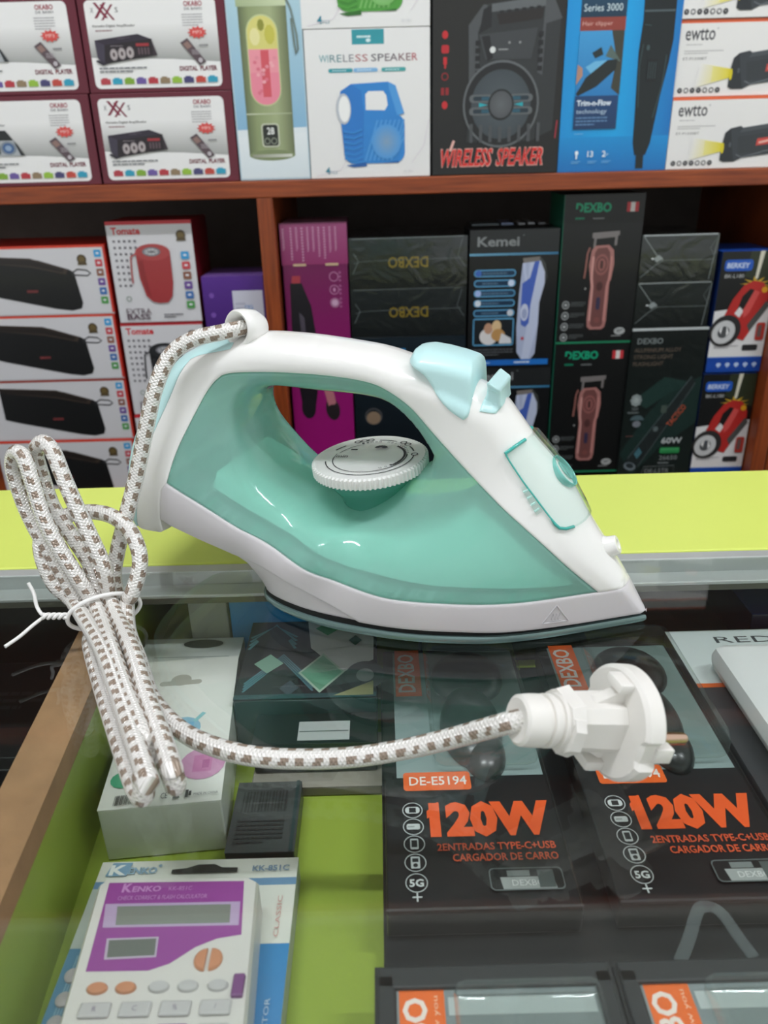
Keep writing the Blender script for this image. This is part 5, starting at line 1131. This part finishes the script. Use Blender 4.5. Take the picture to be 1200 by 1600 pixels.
# calculator on its card
def cc_print(p):
    p.rect(0, 0, 1, 1, '#dfe0d6'); p.rect(.0, .905, 1, .93, '#6d93b4'); p.rect(0, 0, .16, .72, '#5f8fae', '#4f86aa'); p.rect(.86, 0, 1, .72, '#5c8cc0', '#2f86c0'); p.rect(.0, .72, .16, .905, '#b9c2bd')
    for i in range(12): p.line([(.01+i*.013, .02), (.05+i*.013, .70)], .0005, '#8db0c6')
    p.poly([(.04, .945), (.145, .945), (.16, .992), (.06, .992)], '#7fa3bd'); p.text('K', .055, .948, .036, '#e6e9e6', w=.085, bold=.04); p.text('ENKO', .15, .950, .024, '#8aa7bb', w=.145, bold=.04); p.ell(.305, .978, .0008, .0008, '#8aa7bb', 8)
    p.text('KK-851C', .775, .950, .020, '#7d95ab', w=.185, bold=.03)
    p.poly([(.37, .948), (.37, .962), (.44, .966), (.50, .978), (.58, .978), (.62, .966), (.70, .964), (.70, .948)], '#2b2e2a')
    p.text('CLASSIC DESKTOP CALCULATOR', .945, .10, .013, '#c4d6e4', w=.80, rot=90); p.text('CLASSIC', .945, .735, .013, '#d09a92', w=.22, rot=90)
t, W, L, H = flat_box('calculator_pack', 'blister card holding a purple and white calculator beside the divider board', -.1245, -.0405, .100, .2435, -.0565, '#dfe0d6', '#a9b0b0', [('printed_card', cc_print)], cat='pack', bm='backing_card', bev=.0006)
X0 = (-.1245-.0405)/2
def cl(x, y): return (x-X0, y-.100)
body = [(-.1125, .2195), (-.0560, .2185), (-.0525, .2165), (-.0480, .145), (-.0475, .104), (-.1060, .104), (-.1150, .2170)]
cb = MB(); n = len(body); z0, z1 = H+.0003, H+.0185
v = [(*cl(x, y), z0) for x, y in body]+[(*cl(x, y), z1-.002) for x, y in body]
cxm = sum(x for x, y in body)/n; cym = sum(y for x, y in body)/n
v += [(*cl(cxm+(x-cxm)*.965, cym+(y-cym)*.985), z1) for x, y in body]
f = [(i+q*n, i+(q+1)*n, (i+1) % n+(q+1)*n, (i+1) % n+q*n) for q in range(2) for i in range(n)]+[tuple(range(2*n, 3*n))[::-1]]
cb.add(v, [q[::-1] for q in f]); cbo = cb.build('calculator_body', mat('calculator_white', '#d9d6d0', .4), t)
cp = Print(1, 1, .00004)
def cpoly(L_, col): cp.poly([cl(x, y) for x, y in L_], col)
cpoly([(-.1105, .2172), (-.0580, .2165), (-.0555, .1935), (-.0640, .1922), (-.0712, .1890), (-.0790, .1830), (-.0858, .1806), (-.1075, .1808)], '#984a98')
cpoly([(-.1090, .2077), (-.0580, .2073), (-.0571, .1973), (-.1070, .1977)], '#b9a3c4'); cpoly([(-.1042, .2065), (-.0614, .2062), (-.0606, .1984), (-.1025, .1986)], '#7f867e')
cpoly([(-.1040, .1932), (-.0853, .1934), (-.0843, .1855), (-.1025, .1850)], '#c3b5c8'); cpoly([(-.1030, .1925), (-.0860, .1927), (-.0850, .1862), (-.1017, .1858)], '#6d736c')
x_, y_ = cl(-.1045, .2125); cp.text('K', x_, y_, .0040, '#c98fc8', bold=.04); cp.text('ENKO', x_+.004, y_, .0026, '#c98fc8', bold=.03, w=.011); cp.text('KK-851C', x_+.018, y_+.0003, .0018, '#c98fc8', w=.009); cp.text('CHECK CORRECT & FLASH CALCULATOR', x_-.0005, y_-.0035, .0018, '#cc98cc', w=.034)
cp.build('display_panel', cbo, T(0, 0, z1+.00005), print_mat('calculator_print', .3))
orange = mat('calculator_orange_key', '#c98a66', .45); grey_k = mat('calculator_grey_key', '#c2c0bf', .45); pur_k = mat('calculator_purple_key', '#8a4f94', .45)
def key(x, y, rx, ry, m, half=0):
    v, f = lathe([(1.0, 0), (1.0, .5), (.86, 1.0), (.4, 1.12)], 20); mb = MB(); v = [(cl(x, y)[0]+a*rx, cl(x, y)[1]+b_*ry, z1+c*.0012) for a, b_, c in v]
    if half: v = [((cl(x, y)[0]+(max(a-cl(x, y)[0], 0) if half > 0 else min(a-cl(x, y)[0], 0))), b_, c) for a, b_, c in v]
    mb.add(v, f).build('key', m, t, smooth=40)
key(-.0664, .1839, .0042, .0042, orange, -1); key(-.0648, .1840, .0042, .0042, orange, 1)
for x_, c in ((-.1014, orange), (-.0917, orange), (-.0805, grey_k), (-.0706, grey_k), (-.0605, grey_k)): key(x_, .1744, .0036, .0021, c)
for j, yk in enumerate((.1668, .1590, .1512, .1434, .1356, .1278)):
    for i in range(4):
        xk = -.0998+i*.0133+.0003*j; v, f = boxdata(-.0052, .0052, -.0026, .0026, 0, .0013, .0007)
        MB().add(v, f, 0, T(*cl(xk, yk), z1)).build('key', grey_k if j != 1 or i == 3 else pur_k, t)
        kp = Print(1, 1, .00003); kp.text(('R', 'C', '%', '/', '7', '8', '9', 'x', '4', '5', '6', '-', '1', '2', '3', '+', '0', '.', '=', '+', 'M', 'M', 'M', 'M')[j*4+i], cl(xk, yk)[0], cl(xk, yk)[1]-.0009, .0018, '#7f6f86', align='c'); kp.build('key_mark', t, T(0, 0, z1+.00135), print_mat('calculator_print', .3))
v, f = boxdata(cl(-.0555, 0)[0], cl(-.0515, 0)[0], cl(0, .1700)[1], cl(0, .1780)[1], z1-.001, z1+.0016, .0006); MB().add(v, f).build('slide_switch', mat('calculator_switch', '#7a4a7f', .4), t)
for k_, yk in enumerate((.1920, .1830, .1745)):
    v, f = lathe([(.0028, 0), (.0028, .0008), (.0020, .0014), (.0002, .0015)], 18); MB().add(v, f, 0, T(*cl(-.1195, yk), H+.0003)).build('card_button_mark', mat('card_button', '#b9b2b6', .4), t, smooth=40)
# white carton with hanging hole and its neighbour
def wb_print(p):
    p.rect(0, 0, 1, 1, '#ecede6'); p.rect(0, .0, 1, .085, '#e2e4dc', '#ecede6')
    p.rrect(.24, .785, .66, .822, .002, '#b4b3a6', 5); p.ell(.45, .825, .0055, .0050, '#b4b3a6', 16)
    p.ell(.56, .46, .0090, .0085, '#8fbfd6', 18); p.rect(.52, .40, .66, .50, '#6fb0d3'); p.line([(.66, .50), (.74, .56)], .0022, '#8fcbd0'); p.rect(.60, .42, .68, .46, '#4f93ba')
    p.ell(.80, .22, .0105, .0105, '#d79fc4', 18); p.rect(.72, .17, .88, .27, '#cf84b4'); p.line([(.80, .28), (.92, .34), (.97, .30)], .0026, '#dba8cc'); p.rect(.80, .19, .86, .24, '#b8669c')
    p.ell(.16, .16, .0065, .0055, '#4fae86', 14)
    for i in range(16): p.rect(.12+i*.0125, .015, .12+i*.0125+(.007 if i % 3 else .004), .068, '#3f4443')
    p.text('CE', .50, .026, .032, '#454a48', w=.055); p.poly([(.60, .022), (.66, .022), (.63, .062)], '#5a5f5d'); p.rect(.70, .022, .725, .062, '#4a4f4d'); p.rect(.73, .03, .75, .055, '#4a4f4d'); p.text('MADE IN CHINA', .77, .028, .014, '#62676a', w=.20)
t, W, L, H = flat_box('white_carton', 'white carton with hanging hole and pastel pictures under the coiled cord', -.1285, -.0750, .2585, .3685, -.0400, '#ecede6', '#d3d8ce', [('printed_top', wb_print)], rz=R(5), bm='carton_body')
def wb2(p):
    p.rect(0, 0, 1, 1, '#dfe3de', '#c3ccc7'); p.ell(.60, .75, .0130, .0052, '#b9beb9', 24); p.ell(.60, .75, .0118, .0044, '#2e3431', 24); p.line([(.15, .2), (.9, .2)], .0006, '#9aa5a0')
flat_box('white_carton', 'white carton with a black oval window behind the pastel carton', -.1440, -.0860, .3725, .3965, -.0450, '#dfe3de', '#8fa39c', [('printed_top', wb2)], bm='carton_body')
def db(p):
    p.rect(0, 0, 1, 1, '#3d4342'); 
    for i in range(14): p.rect(.12+i*.05, .55, .12+i*.05+(.03 if i % 2 else .018), .85, '#262b2a')
    p.lines(.1, .1, .8, .45, 6, '#2b302f', 3, .5); p.rect(.92, 0, .97, 1, '#1f3a3a')
flat_box('dark_carton', 'small dark carton with bar code between white carton and lime floor', -.0735, -.0430, .2480, .2900, -.0580, '#3d4342', '#23302f', [('printed_top', db)], bm='carton_body')
def tiles(p):
    p.rect(0, 0, 1, 1, '#141c20'); 
    def dia(u, v, a, b, c): p.poly([(u-a, v), (u, v-b), (u+a, v), (u, v+b)], c)
    p.poly([(.45, .99), (.75, .99), (.98, .75), (.98, .45), (.75, .30), (.50, .62)], '#d6d9d5')
    for k_ in range(4):
        s_ = .12+.05*k_; p.line([(.02, .50+s_), (.20, .98-s_*.2), (.38, .50+s_)], .0016, '#4f8c96')
        p.line([(.05, .02+s_*.6), (.30, .40+s_*.5), (.55, .02+s_*.6)], .0012, '#4a7a84')
    dia(.60, .30, .17, .24, '#b3cdb8'); dia(.60, .30, .15, .21, '#6fae8c'); dia(.62, .88, .10, .10, '#5aa376'); dia(.20, .42, .11, .12, '#86b39c'); dia(.38, .12, .07, .09, '#3c4a52'); dia(.84, .70, .05, .07, '#3f6a62'); dia(.20, .75, .14, .18, '#1d262b')
    p.ell(.92, .25, .0105, .0125, '#2b3438', 22); p.ell(.92, .25, .0048, .0058, '#8b9392', 16); p.rect(.0, .0, 1, .05, '#23484b'); p.poly([(.70, .02), (.98, .02), (.98, .18)], '#8d8f62')
flat_box('patterned_tin', 'dark flat box with green and grey diamond pattern under the iron', -.0800, -.0065, .3245, .3980, -.0360, '#141c20', '#203a3e', [('printed_top', tiles)], bm='carton_body')
flat_box('black_pack', 'black pack with a small white label between patterned box and grey card', -.0680, -.0065, .3020, .3240, -.0450, '#10181a', '#0c1213', [('printed_top', lambda p: (p.rect(0, 0, 1, 1, '#0f1719'), p.rect(.36, .08, .78, .72, '#b5bab8'), p.rect(.37, .36, .77, .40, '#6f7775')))], bm='carton_body', cat='pack', z0=-.0636)
flat_box('grey_card_box', 'flat grey brown card box lying on the bare lime floor', -.0690, -.0045, .2920, .3310, -.0640, '#8d887c', '#6f6a60', [('printed_top', lambda p: (p.poly([(0, 0), (1, 0), (1, 1), (.85, 1), (.62, .1), (.0, .1)], '#999487'), p.rect(.08, .45, .26, .60, '#4d4f4c')))], bm='carton_body')
flat_box('blue_box', 'bright blue box at the back under the rail behind the patterned box', -.0935, -.0420, .3990, .4500, -.0195, '#0a86cc', '#0b8ad2', [('printed_top', lambda p: p.rect(0, 0, 1, 1, '#0a6cab', '#0c84c4'))], bm='carton_body')
flat_box('grey_box', 'pale grey box beside the bright blue box', -.1180, -.0950, .3990, .4500, -.0195, '#a9ada8', '#a4a8a3', [('printed_top', lambda p: p.rect(0, 0, 1, 1, '#9a9e9a', '#868a85'))], bm='carton_body')
flat_box('navy_box', 'navy blue box at the back of the case behind the grey card pack', .2200, .3100, .3990, .4900, -.0400, '#1f2f63', '#141b33', [('printed_top', lambda p: (p.rect(.0, .55, 1, 1, '#263c86', '#1c2a5c'), p.lines(.2, .3, .7, .45, 2, '#56608a', 3)))], bm='carton_body')
flat_box('black_box', 'glossy black box at the back of the case behind the car charger packs', .0200, .2100, .4000, .4900, -.0540, '#17191b', '#101112', [('printed_top', lambda p: (p.rect(0, 0, 1, 1, '#151718', '#1e2123'), p.rect(.55, .2, .85, .8, '#2d2a28')))], bm='carton_body')
for i, (x0, x1, y0, y1, z1, c, lab) in enumerate(((-.40, -.185, .05, .20, -.12, '#14161a', 'black box deep in the left compartment with a grey edge'), (-.44, -.19, .22, .33, -.10, '#0e1012', 'black box deep in the left compartment nearer the rail'), (-.40, -.20, .36, .47, -.11, '#1b1f20', 'charcoal box deep in the left compartment under the ledge'))):
    flat_box('dark_stock_box', lab, x0, x1, y0, y1, z1, c, c, [('printed_top', lambda p: (p.rect(.02, .02, .98, .98, '#121416', '#1b1e20'), p.line([(.03, .08), (.97, .10)], .001, '#4a4f50'), p.lines(.6, .5, .9, .7, 3, '#33393a', 3)))], z0=-.2849, bm='carton_body')
